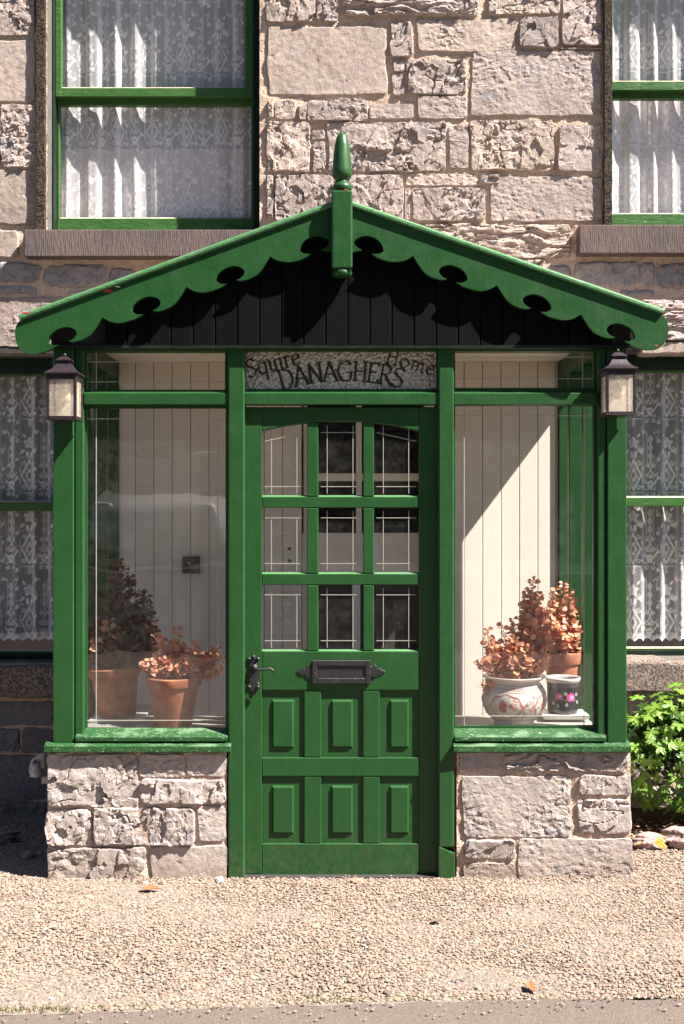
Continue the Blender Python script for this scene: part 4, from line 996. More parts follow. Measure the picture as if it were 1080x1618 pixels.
# ------------------------------------------------------------------ lettering over the door (flat nib strokes)
GL = {
 'S': (.55, [[(.50, .86), (.36, .98), (.16, .94), (.06, .76), (.18, .58), (.38, .46), (.50, .28), (.40, .08), (.20, 0), (.02, .10)]]),
 'D': (.72, [[(.12, .98), (.12, .02)], [(.0, .96), (.30, 1.0), (.58, .84), (.68, .52), (.58, .18), (.32, 0), (.0, .02)]]),
 'A': (.72, [[(.04, .0), (.34, 1.0)], [(.34, 1.0), (.68, 0)], [(.14, .36), (.54, .36)], [(-.04, .01), (.14, .01)], [(.58, .01), (.78, .01)]]),
 'N': (.74, [[(.12, 0), (.10, 1)], [(.08, 1), (.62, .0)], [(.62, 0), (.62, 1)], [(.02, .01), (.24, .01)], [(.5, .99), (.74, .99)]]),
 'G': (.78, [[(.68, .82), (.50, .98), (.26, .94), (.08, .70), (.06, .36), (.22, .06), (.46, 0), (.66, .10), (.68, .40)], [(.46, .42), (.80, .42)]]),
 'H': (.72, [[(.12, 0), (.12, 1)], [(.60, 0), (.60, 1)], [(.12, .50), (.60, .52)], [(.02, .99), (.22, .99)], [(.02, .01), (.22, .01)], [(.5, .99), (.7, .99)], [(.5, .01), (.7, .01)]]),
 'E': (.58, [[(.12, 0), (.12, 1)], [(.02, .98), (.50, .98), (.52, .84)], [(.12, .52), (.42, .52)], [(.02, .02), (.50, .02), (.54, .18)]]),
 'R': (.68, [[(.12, 0), (.12, 1)], [(.02, .98), (.34, 1.0), (.52, .84), (.48, .62), (.28, .52), (.12, .50)], [(.28, .52), (.46, .24), (.70, -.02)], [(.02, .01), (.22, .01)]]),
 'q': (.52, [[(.44, .58), (.24, .62), (.06, .46), (.06, .18), (.22, .0), (.42, .12)], [(.46, .64), (.42, -.32)], [(.32, -.34), (.52, -.30)]]),
 'u': (.54, [[(.0, .58), (.12, .62), (.12, .14), (.24, .0), (.42, .14)], [(.42, .62), (.42, .06), (.54, .0)]]),
 'i': (.24, [[(.0, .56), (.12, .62), (.12, .04), (.24, .0)], [(.10, .84), (.16, .90)]]),
 'r': (.38, [[(.0, .56), (.12, .62), (.12, .0)], [(.12, .44), (.24, .60), (.38, .56)], [(.02, .01), (.22, .01)]]),
 'e': (.50, [[(.08, .32), (.44, .40), (.38, .58), (.22, .62), (.06, .44), (.06, .18), (.20, .0), (.46, .12)]]),
 'o': (.54, [[(.26, .62), (.08, .50), (.04, .26), (.18, .02), (.38, .04), (.50, .26), (.44, .52), (.26, .62)]]),
 'm': (.82, [[(.0, .56), (.12, .62), (.12, .0)], [(.12, .44), (.28, .62), (.40, .50), (.40, .0)], [(.40, .44), (.58, .62), (.70, .50), (.70, .08), (.82, .0)]]),
}
INK = mat_plain('black_lettering', (.008, .007, .007), .6, .1)
def word(text, base, cap, squeeze=1.0, gap=.05, nib=.12, fixed=None):
    """base(t): point and angle along the baseline in photo pixels; letters are prism strokes 1.5 mm thick"""
    mb = MB(); adv = sum(GL[c][0]+gap for c in text)-gap; pos = 0; yl = .052-.0045
    for ci_, c in enumerate(text):
        wch, st = GL[c]; bx, bz, ang = base((pos+wch/2)/adv); ca, sa = math.cos(ang), math.sin(ang)
        for path in st:
            pts = smoothline(path, 5) if len(path) > 2 else [path[0], tuple((a+b)/2 for a, b in zip(*path)), path[1]]
            q = []
            for (a, b) in pts:
                lx, lz = (a-wch/2)*cap*squeeze, b*cap; q.append((bx+lx*ca-lz*sa, bz-(lx*sa+lz*ca)))
            nb = (math.cos(R(28))*cap*nib/2, -math.sin(R(28))*cap*nib/2); mn = cap*.030
            for p0, p1 in zip(q[:-1], q[1:]):
                dxx, dzz = p1[0]-p0[0], p1[1]-p0[1]; L = math.hypot(dxx, dzz)
                if L < 1e-6: continue
                nx_, nz_ = -dzz/L, dxx/L; k = nb[0]*nx_+nb[1]*nz_; wd = max(abs(k), mn)
                ex, ez = dxx/L*.25, dzz/L*.25
                quad = [(p0[0]-ex+nx_*wd, p0[1]-ez+nz_*wd), (p1[0]+ex+nx_*wd, p1[1]+ez+nz_*wd), (p1[0]+ex-nx_*wd, p1[1]+ez-nz_*wd), (p0[0]-ex-nx_*wd, p0[1]-ez-nz_*wd)]
                yj = yl-.0006*((ci_*7+len(mb.f)) % 5)/5
                mb.prism_y([(X(a, yl), Z(b, yl)) for a, b in quad], yj, yl+.0015)
        pos += wch+gap
    return obj('lettering', mb, INK, sign)
def lin(x0, z0, x1, z1): a = -math.atan2(z1-z0, x1-x0); return lambda t: (x0+(x1-x0)*t, z0+(z1-z0)*t, a)
o = word('Squire', lin(392, 597, 477, 575), 28, 1.02, .03); o['label'] = 'word Squire in black'
o = word('Home', lin(607, 573, 685, 594), 24, 1.12, .03); o['label'] = 'word Home in black'
def arc(t):
    x = 445+(634-445)*t; z = 601.5+15.5*((t-.53)/.53)**2; dz = 2*15.5*(t-.53)/.53**2/(636-441); return (x, z, -math.atan(dz))
o = word('DANAGHERS', arc, 31, 1.02, .03, .13); o['label'] = 'word DANAGHERS in black'

# ------------------------------------------------------------------ lanterns
CREAML = mat_plain('cream_lantern_back', (.76, .68, .57), .5, .08)
BULB = mat_plain('bulb_glass', (.80, .62, .5), .08, .1, spec=1)
def lantern(cx, zb, label):
    y1 = -.017; y0 = y1-.128; cy = (y0+y1)/2; L = empty('wall_lantern', (cx, y1, zb), label, 'wall lantern', 'black glazed lanterns on the porch corner posts')
    hw = .0625; hd = .062; zt_ = zb+.19
    mb = MB(); mb.box(cx-hw-.004, cx+hw+.004, cy-hd-.004, cy+hd+.002, zb, zb+.006); mb.box(cx-hw, cx+hw, cy-hd, cy+hd, zb+.006, zb+.016)
    for sx in (-1, 1):
        for sy in (-1, 1):
            a, b = cx+sx*hw, cx+sx*(hw-.012); c_, d_ = cy+sy*hd, cy+sy*(hd-.012); mb.box(min(a, b), max(a, b), min(c_, d_), max(c_, d_), zb+.016, zt_-.022)
    mb.box(cx-hw, cx+hw, cy-hd, cy+hd, zt_-.022, zt_)
    obj('frame', mb, LAMPM, L, bevel=.0015)
    gz0, gz1 = zb+.016, zt_-.022; mb = MB()
    for sx in (-1, 1): a = cx+sx*(hw-.006); mb.box(a-.001, a+.001, cy-hd+.0125, cy+hd-.0125, gz0, gz1)
    mb.box(cx-hw+.0125, cx+hw-.0125, cy-hd+.005, cy-hd+.007, gz0, gz1); obj('glass', mb, LAMPG, L)
    mb = MB(); mb.box(cx-hw+.012, cx+hw-.012, cy+hd-.010, cy+hd-.004, gz0, gz1); obj('back_plate', mb, CREAML, L)
    mb = MB(); prev = (zt_, .071, .070)
    for z_, a, b in ((.006, .072, .071), (.013, .060, .059), (.022, .046, .045), (.033, .037, .036), (.046, .030, .030)):
        z2 = zt_+z_; mb.pyr(cx, cy, prev[0], prev[1], prev[2], z2, a, b); prev = (z2, a, b)
    obj('cap', mb, LAMPM, L)
    mb = MB(); mb.box(cx-.026, cx+.026, cy-.026, cy+.026, zt_+.0465, zt_+.060); mb.pyr(cx, cy, zt_+.060, .033, .033, zt_+.064, .032, .032); mb.pyr(cx, cy, zt_+.0641, .030, .030, zt_+.078, .014, .014); obj('vent_cap', mb, LAMPM, L)
    mb = MB(); mb.lathe([(.004, zt_+.078), (.006, zt_+.082), (.008, zt_+.087), (.005, zt_+.092), (.001, zt_+.094)], 12, (cx, cy, 0)); obj('knob', mb, LAMPM, L, smooth=True)
    mb = MB(); mb.lathe([(.012, zt_-.022), (.013, zt_-.030), (.013, zt_-.044), (.010, zt_-.046)], 12, (cx, cy, 0)); obj('bulb_holder', mb, WHITE, L, smooth=True)
    mb = MB(); mb.lathe([(.009, 0), (.012, .012), (.021, .026), (.026, .042), (.024, .058), (.014, .070), (.001, .073)], 16, (0, 0, 0)); mb.v = [(cx+a, cy+b, zt_-.045-c_) for a, b, c_ in mb.v]; obj('bulb', mb, BULB, L, smooth=True)
    mb = MB(); mb.box(cx-.028, cx+.028, y1-.003, -.0005, zb+.03, zb+.16); obj('wall_bracket', mb, LAMPM, L, bevel=.002)
lantern(X(97.5, -.13), Z(663, -.145), 'black glazed lantern on the left corner post of the porch')
lantern(X(980, -.13), Z(656, -.145), 'black glazed lantern on the right corner post beside the lit lace curtain')

# ------------------------------------------------------------------ pots
def pot_terra(x, y, z0, rb, rr, h, label, tilt=0):
    rim = .19*h; tw = (rr-.008)
    prof = [(.001, 0), (rb*.97, 0), (rb, .004), (rb+(tw-.006-rb)*.98, h-rim), (tw-.003, h-rim-.001), (rr-.006, h-rim+.001), (rr-.004, h-rim+.004), (rr, h-.004), (rr-.003, h), (rr-.014, h), (rr-.018, h-.02), (.001, h-.028)]
    mb = MB(); mb.lathe(prof, 40, (x, y, z0)); t = empty('terracotta_pot', (x, y, z0), label, 'flower pot', 'plain terracotta pots on the porch ledges')
    body = MB(); body.lathe(prof[:-2], 40, (x, y, z0)); obj('pot_body', body, TERRA, t, auto=35)
    s = MB(); s.lathe([(rr-.012, h-.022), (.001, h-.018)], 24, (x, y, z0)); obj('soil', s, SOIL, t, smooth=True)
    if tilt: t.rotation_euler = (0, tilt, 0)
    return t
LZ = .627
pA = (X(274, .17), .17); pB = (X(186, .34), .34); pC = (X(812, .19), .19); pD = (X(889, .33), .33); pE = (X(890, .50), .52)
pot_terra(pA[0], pA[1], LZ, .080, .124, .218, 'sunlit terracotta pot at the front of the left window ledge')
pot_terra(pB[0], pB[1], LZ+.012, .082, .120, .226, 'terracotta pot standing on a white tray beside the left corner post', R(-4.5))
pot_terra(pE[0], pE[1], LZ, .062, .094, .285, 'terracotta pot behind the rose-painted black pot in the right window')
def tray(x, y, z, wx, wy, h, label):
    mb = MB(); mb.box(x-wx, x+wx, y-wy, y+wy, z, z+.003)
    mb.pyr(x, y, z+.0031, wx, wy, z+h, wx+.006, wy+.006)
    t = tag(obj('tray', mb, WHITE, None, bevel=.0015), label, 'tray', 'white plant trays'); return t
tray(pB[0]+.005, pB[1], LZ, .112, .11, .011, 'white tray under the tilted terracotta pot in the left window')
tray(pD[0], pD[1], LZ+.012, .100, .085, .018, 'white tray under the black rose-painted pot')
mb = MB(); mb.box(pD[0]-.07, pD[0]+.07, pD[1]-.06, pD[1]+.06, LZ+.0005, LZ+.0115); tag(obj('tray_stand', mb, LEDGE), 'thin grey block under the white tray in the right window', 'stand')
# painted china bowl
h = .225
prof = [(.001, 0), (.080, 0), (.086, .003), (.088, .012), (.084, .018), (.100, .030), (.124, .055), (.139, .088), (.144, .118), (.138, .150), (.122, .178), (.110, .193), (.112, .198), (.126, .206), (.137, .214), (.138, .219), (.134, .221), (.120, .213), (.108, .205), (.104, .190)]
china = empty('china_bowl', (pC[0], pC[1], LZ), 'round white china bowl painted with red fish and scrolls in the right window', 'flower pot')
mb = MB(); mb.lathe(prof, 56, (pC[0], pC[1], LZ)); obj('bowl_body', mb, mat_plain('cream_china_glaze', (.66, .58, .52), .22, .06, 8, .0003), china, smooth=True)
REDP = mat_plain('iron_red_paint', (.42, .07, .06), .3, .25, 60)
GREYP = mat_plain('grey_brush_paint', (.20, .15, .14), .35, .3, 60)
def rad_at(z, prof=prof):
    P_ = prof[1:17]
    for (r0, z0), (r1, z1) in zip(P_[:-1], P_[1:]):
        if z0 <= z <= z1 and z1 > z0: return r0+(r1-r0)*(z-z0)/(z1-z0)
    return P_[-1][0]
def ribbon(mb, pts, wd, ctr, rf, off=.0008):
    """a brush line on a round pot: pts are (angle, height)"""
    P = []
    for a, z in pts: r = rf(z)+off; P.append((Vector((ctr[0]+r*math.sin(a), ctr[1]-r*math.cos(a), ctr[2]+z)), Vector((math.sin(a), -math.cos(a), 0))))
    vs = []
    for i, (p, n_) in enumerate(P):
        t = (P[min(i+1, len(P)-1)][0]-P[max(i-1, 0)][0]).normalized(); s = n_.cross(t).normalized()*wd*.72; vs += [p-s, p+s]
    mb.add(vs, [(2*i, 2*i+1, 2*i+3, 2*i+2) for i in range(len(P)-1)])
mr, mg = MB(), MB(); ctr = (pC[0], pC[1], LZ)
for c0 in (-.40, 1.05, -1.85, 2.6):
    med = [(c0+.52*math.cos(t)*(1+.05*math.cos(8*t)), .098+.052*math.sin(t)*(1+.05*math.cos(8*t))) for t in np.linspace(0, 6.29, 60)]
    ribbon(mr, med, .0026, ctr, rad_at); ribbon(mr, [(c0+(a-c0)*.92, .098+(b-.098)*.92) for a, b in med], .001, ctr, rad_at)
    body = [(c0-.10+.17*math.cos(t)*1.0, .098+.020*math.sin(t)) for t in np.linspace(0, 6.29, 24)]
    for k in np.linspace(.15, 1, 5): ribbon(mr, [(c0-.10+(a-c0+.10)*k*.62, .100+(b-.098)*k*1.25) for a, b in body], .0028, ctr, rad_at)
    for k in range(5): ribbon(mr, [(c0+.08, .10), (c0+.2, .092+k*.006), (c0+.36, .078+k*.012)], .0016, ctr, rad_at)
    for k in range(26):
        a = c0+random.uniform(-.42, .42); z_ = .098+random.uniform(-.04, .04); ribbon(mg if k % 2 else mr, [(a, z_), (a+random.uniform(-.05, .05), z_+random.uniform(-.006, .006)), (a+random.uniform(-.07, .07), z_+.004)], .0016, ctr, rad_at)
for c0 in (.33, -1.12, 1.8, -2.65):
    for k in range(26):
        a = c0+random.uniform(-.2, .2); z_ = random.uniform(.055, .15); t0 = random.uniform(0, 6)
        ribbon(mr if k % 3 else mg, [(a+.035*math.cos(t0+q), z_+.005*math.sin(t0+q)) for q in np.linspace(0, 4, 7)], .0014, ctr, rad_at)
for z_, wd in ((.160, .0014), (.186, .0012), (.036, .0014), (.205, .0010)): ribbon(mr, [(t, z_) for t in np.linspace(0, 6.2832, 64)], wd, ctr, rad_at)
ribbon(mg, [(t, .173+.006*math.sin(t*26)) for t in np.linspace(0, 6.2832, 300)], .0018, ctr, rad_at); ribbon(mr, [(t, .173-.006*math.sin(t*26)) for t in np.linspace(0, 6.2832, 300)], .0015, ctr, rad_at)
obj('red_painting', mr, REDP, china); obj('grey_painting', mg, GREYP, china)
mb = MB(); mb.lathe([(.108, LZ+.2), (.001, LZ+.204)], 24, (pC[0], pC[1], 0)); obj('soil', mb, SOIL, china)
# black rose pot
bz = LZ+.031; bp = empty('rose_painted_pot', (pD[0], pD[1], bz), 'black pot painted with pink roses on a white tray', 'flower pot')
bprof = [(.001, 0), (.064, 0), (.066, .003), (.070, .02), (.071, .06), (.072, .12), (.074, .142), (.078, .150), (.080, .158), (.077, .162), (.070, .160), (.066, .152), (.064, .13)]
mb = MB(); mb.lathe(bprof[:6], 40, (pD[0], pD[1], bz)); obj('pot_body', mb, mat_plain('charcoal_glaze', (.009, .0095, .014), .3, .5, 30), bp, smooth=True)
mb = MB(); mb.lathe([(.072, .1201), (.074, .142)], 40, (pD[0], pD[1], bz)); obj('pot_band', mb, mat_plain('slate_glaze', (.045, .04, .05), .3, .4, 60), bp, smooth=True)
mb = MB(); mb.lathe(bprof[6:], 40, (pD[0], pD[1], bz)); obj('pot_rim', mb, mat_plain('dull_glaze_rim', (.40, .37, .35), .3, .1), bp, smooth=True)
rfp = lambda z: .0712+.0025*(z/.14); c3 = (pD[0], pD[1], bz)
def petal(mb, a, z, ra, rz, off):
    n = 10; vs = [(a, z)]+[(a+ra*math.cos(k*6.283/n)*random.uniform(.8, 1.1), z+rz*math.sin(k*6.283/n)*random.uniform(.8, 1.1)) for k in range(n)]
    mb.add([(c3[0]+(rfp(q)+off)*math.sin(p), c3[1]-(rfp(q)+off)*math.cos(p), c3[2]+q) for p, q in vs], [(0, 1+k, 1+(k+1) % n) for k in range(n)])
PINK = mat_plain('magenta_glaze', (.62, .05, .26), .3, .2); PINKL = mat_plain('pale_pink_glaze', (.80, .30, .48), .3, .2); SAGE = mat_plain('pale_leaf_glaze', (.42, .48, .36), .3, .2); LEAFGL = mat_plain('dark_leaf_glaze', (.05, .12, .05), .3, .2)
m1, m2, m3, m4 = MB(), MB(), MB(), MB()
for a, z_, k in ((-.42, .082, .85), (.32, .078, 1.15), (1.5, .08, 1), (2.6, .08, 1), (3.8, .08, 1)):
    for q in range(5): t = q*1.2566+.4; petal(m1, a+.13*k*math.cos(t), z_+.009*k*math.sin(t), .12*k, .0105*k, .0008+.0001*q)
    for q in range(3): petal(m2, a+.05+.08*k*math.cos(q*2.1), z_+.005*k*math.sin(q*2.1), .07*k, .006*k, .0016+.0001*q)
    for q in (-1, 1): petal(m4, a+q*.26*k, z_-.012, .11, .006, .0006)
for a0, z0_ in ((-.02, .095), (.05, .045), (.75, .09), (-.8, .05), (.85, .055), (-.5, .04)):
    for q in range(5): petal(m3, a0+.07*math.cos(q*1.26), z0_+.0055*math.sin(q*1.26), .035, .003, .0010)
for nm, m_, mt in (('rose_petals', m1, PINK), ('rose_hearts', m2, PINKL), ('small_flowers', m3, SAGE), ('painted_leaves', m4, LEAFGL)): obj(nm, m_, mt, bp)

# ------------------------------------------------------------------ plants
def leaf_mesh(name, mat, L=1.0, W=.72, cup=.18, curl_=.25):
    vs = []; rows_ = [(0, .08), (.25, .36), (.5, .5), (.75, .40), (1.0, .04)]
    for t, hw in rows_:
        z = -curl_*t*t
        vs += [(-hw*W, t*L, z+cup*hw), (0, t*L, z), (hw*W, t*L, z+cup*hw)]
    fs = []
    for i in range(4):
        a = i*3; fs += [(a, a+1, a+4, a+3), (a+1, a+2, a+5, a+4)]
    mb = MB(); mb.add(vs, fs); me = mesh_from(name, mb, mat); me.shade_smooth(); return me
LM = [leaf_mesh('leaf', LEAFR, W=.9, cup=.3), leaf_mesh('leaf', LEAFO, W=1.0, cup=.35), leaf_mesh('leaf', LEAFD, W=.95), leaf_mesh('leaf', LEAFR, W=.9, curl_=.5), leaf_mesh('leaf', LEAFP, L=.7, W=.8)]
def put_leaf(parent, me, p, d, up, s):
    d = d.normalized(); side = d.cross(up)
    if side.length < 1e-3: side = Vector((1, 0, 0))
    side.normalize(); n_ = side.cross(d)
    M = Matrix((side, d, n_)).transposed().to_4x4()
    o = bpy.data.objects.new('leaf', me); o.parent = parent; o.location = Vector(p)-WL[parent.name]; o.rotation_euler = M.to_euler(); o.scale = (s, s, s); COL.objects.link(o); return o
def plant(pos, z0, stems, label, seed, weights, size=(.022, .044), lim=(-1.15, 1.11, .065), cap=280, name='foliage_plant', cat='potted plant'):
    rg = random.Random(seed); P = empty(name, (pos[0], pos[1], z0), label, cat, 'copper-leaved plants in the porch windows'); sm = MB(); n = 0; extra = MB()
    for (dx, dyy, hz_, lean) in stems:
        tip = Vector((pos[0]+dx, pos[1]+dyy, z0+hz_)); b0 = Vector((pos[0]+dx*.35+rg.uniform(-.02, .02), pos[1]+dyy*.35, z0-.012)); mid = (tip+b0)/2+Vector((dx*.25+rg.uniform(-.02, .02), dyy*.2, .02+lean))
        pts = [b0]+[b0*(1-t)**2+mid*2*t*(1-t)+tip*t*t for t in (.25, .5, .75)]+[tip]
        for p in pts: p.x = min(max(p.x, lim[0]+.01), lim[1]-.01); p.y = max(p.y, lim[2]+.01)
        sm.tube(pts, [.0026, .0023, .002, .0016, .001], 5)
        L = (tip-b0).length; k = max(4, int(L/.015))
        for i in range(k+1):
            t = .12+.88*i/k; a, bq = divmod(t*4, 1); a = int(min(a, 3)); p = pts[a].lerp(pts[a+1], min(1, t*4-a)); ph = i*2.0+rg.random()*2
            for q in range(2 if t < .95 else 4):
                an = ph+q*math.pi/(1 if t < .95 else 2)+rg.uniform(-.5, .5); el = rg.uniform(-.25, .75)
                d = Vector((math.cos(an)*math.cos(el), math.sin(an)*math.cos(el), math.sin(el))); s = rg.uniform(*size)*(1.1-.45*t if t > .8 else 1)
                pp = p+d*.006; e = pp+d*s
                if e.x < lim[0] or e.x > lim[1] or e.y < lim[2]: continue
                me = rg.choices(LM, weights)[0]
                if n < cap: put_leaf(P, me, pp, d, Vector((rg.uniform(-1, 1), rg.uniform(-1.2, .2), rg.uniform(.1, 1))), s); n += 1
                else:
                    up = Vector((rg.uniform(-1, 1), rg.uniform(-1.2, .2), rg.uniform(.1, 1))); sd_ = d.cross(up).normalized(); nn = sd_.cross(d)
                    extra.add([pp+(sd_*v.co.x+d*v.co.y+nn*v.co.z)*s for v in me.vertices], [tuple(f.vertices) for f in me.polygons])
    obj('stems', sm, STEM, P)
    if extra.v: e = obj('small_leaves', extra, LEAFD if weights[2] > 4 else LEAFR, P, smooth=True); e['kind'] = 'stuff'
    return P
def dome(n, rx, ry, h, seed, tall=(), cx=0.0):
    rg = random.Random(seed); out = []
    for i in range(n):
        a = rg.uniform(0, 6.283); r = math.sqrt(rg.random()); out.append((cx+rx*r*math.cos(a), ry*r*math.sin(a), h*(1-.5*r*r)*rg.uniform(.6, 1), 0))
    return out+[(a, b, c_, 0) for a, b, c_ in tall]
plant(pA, LZ+.20, dome(52, .15, .09, .17, 1, [(-.06, 0, .20), (.02, .0, .22), (.10, -.02, .17), (.19, 0, .14), (.21, .02, .10), (.17, 0, .03), (.20, -.02, .05)], .02), 'copper-leaved plant spilling from the front terracotta pot in the left window', 11, (4, 3.2, 2.4, 3, .45), cap=290)
plant(pB, LZ+.22, dome(46, .17, .12, .33, 2, [(.0, .0, .50), (-.02, .04, .44), (.05, .02, .42), (.10, .02, .36), (.14, .0, .30), (-.06, 0, .36), (.17, -.03, .22), (.02, .06, .47), (.12, .05, .33), (.18, -.05, .15)], .02), 'tall dark copper plant against the left corner of the porch', 12, (3.4, 1.6, 4.4, 2.8, .08), size=(.026, .046), cap=295)
plant(pC, LZ+.215, dome(40, .14, .10, .20, 3, [(.09, .03, .42), (.06, .02, .36), (.12, .04, .35), (-.12, 0, .20), (-.05, .0, .22), (.0, .02, .25), (.07, .01, .33), (.11, .01, .36), (.13, .0, .28), (.08, .04, .38), (.14, .03, .30), (-.16, -.02, .06), (-.145, -.06, -.05), (.10, 0, .30), (.05, .03, .31), (.15, .0, .24), (.09, -.03, .33)], .01), 'copper-leaved plant in the round red and white china bowl', 13, (5, 3.2, 1.2, 3, .35), cap=298)
plant((pE[0]+.0, pE[1]), LZ+.27, dome(60, .125, .10, .27, 4, [(.0, -.02, .34), (.06, 0, .28), (.03, -.03, .30), (-.05, -.03, .30)], .01), 'copper plant in the rear terracotta pot of the right window', 14, (6, 3, .5, 3, .2), cap=290)
# green bush at the right: lobed leaves
def lobed(name, mat):
    pts = []
    for k in range(5):
        a = R(90+(k-2)*58); ln = (1, .93, .72)[abs(k-2)]
        pts += [(math.cos(a-.42)*ln*.42, math.sin(a-.42)*ln*.42), (math.cos(a-.22)*ln*.78, math.sin(a-.22)*ln*.78), (math.cos(a-.07)*ln*.80, math.sin(a-.07)*ln*.80), (math.cos(a)*ln, math.sin(a)*ln), (math.cos(a+.13)*ln*.76, math.sin(a+.13)*ln*.76), (math.cos(a+.26)*ln*.8, math.sin(a+.26)*ln*.8)]
    pts += [(-.25, -.12), (0, 0), (.25, -.12)][::-1] if False else [(0, -.05)]
    vs = [(0, .15, 0)]+[(x_, y_, .16*math.sin(x_*4.2)*x_-.22*(x_*x_+y_*y_)+.05*math.sin(9*x_+7*y_)) for x_, y_ in pts]; n = len(pts)
    mb = MB(); mb.add(vs, [(0, 1+k, 1+(k+1) % n) for k in range(n)]); me = mesh_from(name, mb, mat); return me
LG = [lobed('leaf', LEAFG), lobed('leaf', LEAFGD)]
bush = empty('leafy_bush', (1.72, .80, 0), 'bright green bush with lobed leaves growing beside the right plinth wall', 'bush')
rg = random.Random(5); sm = MB(); inner = MB()
for i in range(300):
    a = rg.uniform(-math.pi, math.pi); el = math.asin(rg.uniform(-.97, 1)); d = Vector((math.cos(a)*math.cos(el), -abs(math.sin(a))*math.cos(el) if rg.random() < .85 else math.sin(a)*math.cos(el), math.sin(el)))
    r = rg.uniform(.86, 1.04); p = Vector((1.70+d.x*.44*r, .76+d.y*.27*r, .40+d.z*.30*r+.02*math.sin(a*5)))
    if p.x < 1.28: p.x = 1.28+rg.random()*.09
    s = rg.uniform(.036, .062); nrm = (d+Vector((rg.uniform(-.5, .9), rg.uniform(-.6, .2), rg.uniform(.3, 1.2)))).normalized(); t = nrm.cross(Vector((rg.uniform(-1, 1), rg.uniform(-.3, .3), rg.uniform(-.6, 0)))).normalized()
    M = Matrix((t.cross(nrm)*1, t, nrm)).transposed().to_4x4(); o = bpy.data.objects.new('leaf', LG[0 if rg.random() < .8 else 1]); o.parent = bush; o.location = p-WL[bush.name]; o.rotation_euler = M.to_euler(); o.scale = (s, s, s); COL.objects.link(o)
    if i % 4 == 0: sm.tube([(1.72+rg.uniform(-.1, .1), .80, .03), (p+Vector((1.72, .8, .1)))/2, p], [.003, .0025, .0015], 4)
lv_ = leaf_mesh('x', None)
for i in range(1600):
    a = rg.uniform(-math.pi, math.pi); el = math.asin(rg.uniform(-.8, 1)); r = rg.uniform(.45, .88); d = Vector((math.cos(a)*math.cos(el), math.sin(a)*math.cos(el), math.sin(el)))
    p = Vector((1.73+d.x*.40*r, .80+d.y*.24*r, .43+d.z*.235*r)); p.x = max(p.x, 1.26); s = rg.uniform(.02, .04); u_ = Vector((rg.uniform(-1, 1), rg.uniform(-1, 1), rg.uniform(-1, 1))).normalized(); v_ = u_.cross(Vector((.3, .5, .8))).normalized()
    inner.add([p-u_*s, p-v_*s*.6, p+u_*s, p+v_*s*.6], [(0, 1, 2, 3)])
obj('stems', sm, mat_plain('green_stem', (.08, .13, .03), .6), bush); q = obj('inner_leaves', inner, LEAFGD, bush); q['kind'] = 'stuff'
# flower bed, debris, rocks
nx, ny = 90, 60; gx, gyy = np.meshgrid(np.linspace(1.225, 3.2, nx), np.linspace(.33, WY+.02, ny)); e = np.clip((gyy-.36-.05*np.sin(gx*9))/.12, 0, 1)*np.clip((gx-1.2)/.05, .3, 1)
hh = -.02+.055*e+.014*fbm(gx*14, gyy*14, 3)+.008*fbm(gx*45, gyy*45, 5); idx = np.arange(nx*ny).reshape(ny, nx)
bed = structure(np_obj('soil_bed', np.stack([gx, gyy, hh], -1).reshape(-1, 3), np.stack([idx[:-1, :-1], idx[:-1, 1:], idx[1:, 1:], idx[1:, :-1]], -1).reshape(-1, 4), SOIL))
deb = MB()
for i in range(420):
    x_, y_ = rg.uniform(1.24, 2.0), rg.uniform(.36, .8); a = rg.uniform(0, 6.28); L = rg.uniform(.006, .02); t = Vector((math.cos(a), math.sin(a), rg.uniform(-.3, .3)))*L; s_ = Vector((-math.sin(a), math.cos(a), rg.uniform(-.5, .5)))*L*rg.uniform(.15, .5); p = Vector((x_, y_, .045+rg.uniform(0, .01))); deb.add([p-t, p-s_, p+t, p+s_], [(0, 1, 2, 3)])
tag(obj('leaf_litter', deb, mat_ground('litter_brown', [(.35, (.10, .045, .025)), (.6, (.33, .21, .14))], 40, .002, 60)), 'dry brown leaf litter on the soil beside the right plinth', 'leaf litter', kind='stuff')
def boulder(cx_, cy_, cz_, rx, ry, rz, seed, mat, name, label, cat, group=None):
    bm = bmesh.new(); bmesh.ops.create_icosphere(bm, subdivisions=5, radius=1); g = seed*3.1
    for v in bm.verts:
        p = v.co; k = 1+.28*float(facet(np.array(p.x*1.7+g), np.array(p.z*2.1+p.y), seed))+.10*float(fbm(np.array(p.x*4+g), np.array(p.z*4+p.y*3), seed)); v.co = Vector((cx_+p.x*rx*k, cy_+p.y*ry*k, cz_+p.z*rz*k))
    me = bpy.data.meshes.new(name); bm.to_mesh(me); bm.free(); me.materials.append(mat); me.shade_smooth(); o = link(bpy.data.objects.new(name, me), None, (0, 0, 0)); return tag(o, label, cat, group)
def mat_moss():
    m = Mat('mossy_rock', .95, spec=.1); c = m.mix(m.ramp(m.noise(9, 5, .7), [(.50, 0), (.56, 1)]), mix_rock, (.30, .22, .02)); m.color(c); m.normal(m.bump(m.noise(90, 5, .8), .012)); return m.m
mix_rock = (.36, .27, .25)
MOSSY = mat_moss()
boulder(1.62, .47, .045, .13, .07, .055, 3, mat_plain('pink_rock', (.33, .25, .235), .9, .35, 20, .01, 60), 'edging_rock', 'knobbly pinkish rock edging the flower bed at the right edge', 'rock')
boulder(1.43, .46, .03, .085, .06, .04, 5, MOSSY, 'edging_rock', 'low rock covered in yellow moss beside the right plinth wall', 'rock')
boulder(-1.60, .55, .03, .07, .05, .04, 8, STONED, 'loose_rock', 'dark loose rock lying in the shade left of the porch', 'rock')
boulder(-1.42, .30, .015, .03, .03, .02, 9, STONEP, 'loose_stone', 'small pale stone lying in the shaded corner left of the plinth', 'rock')
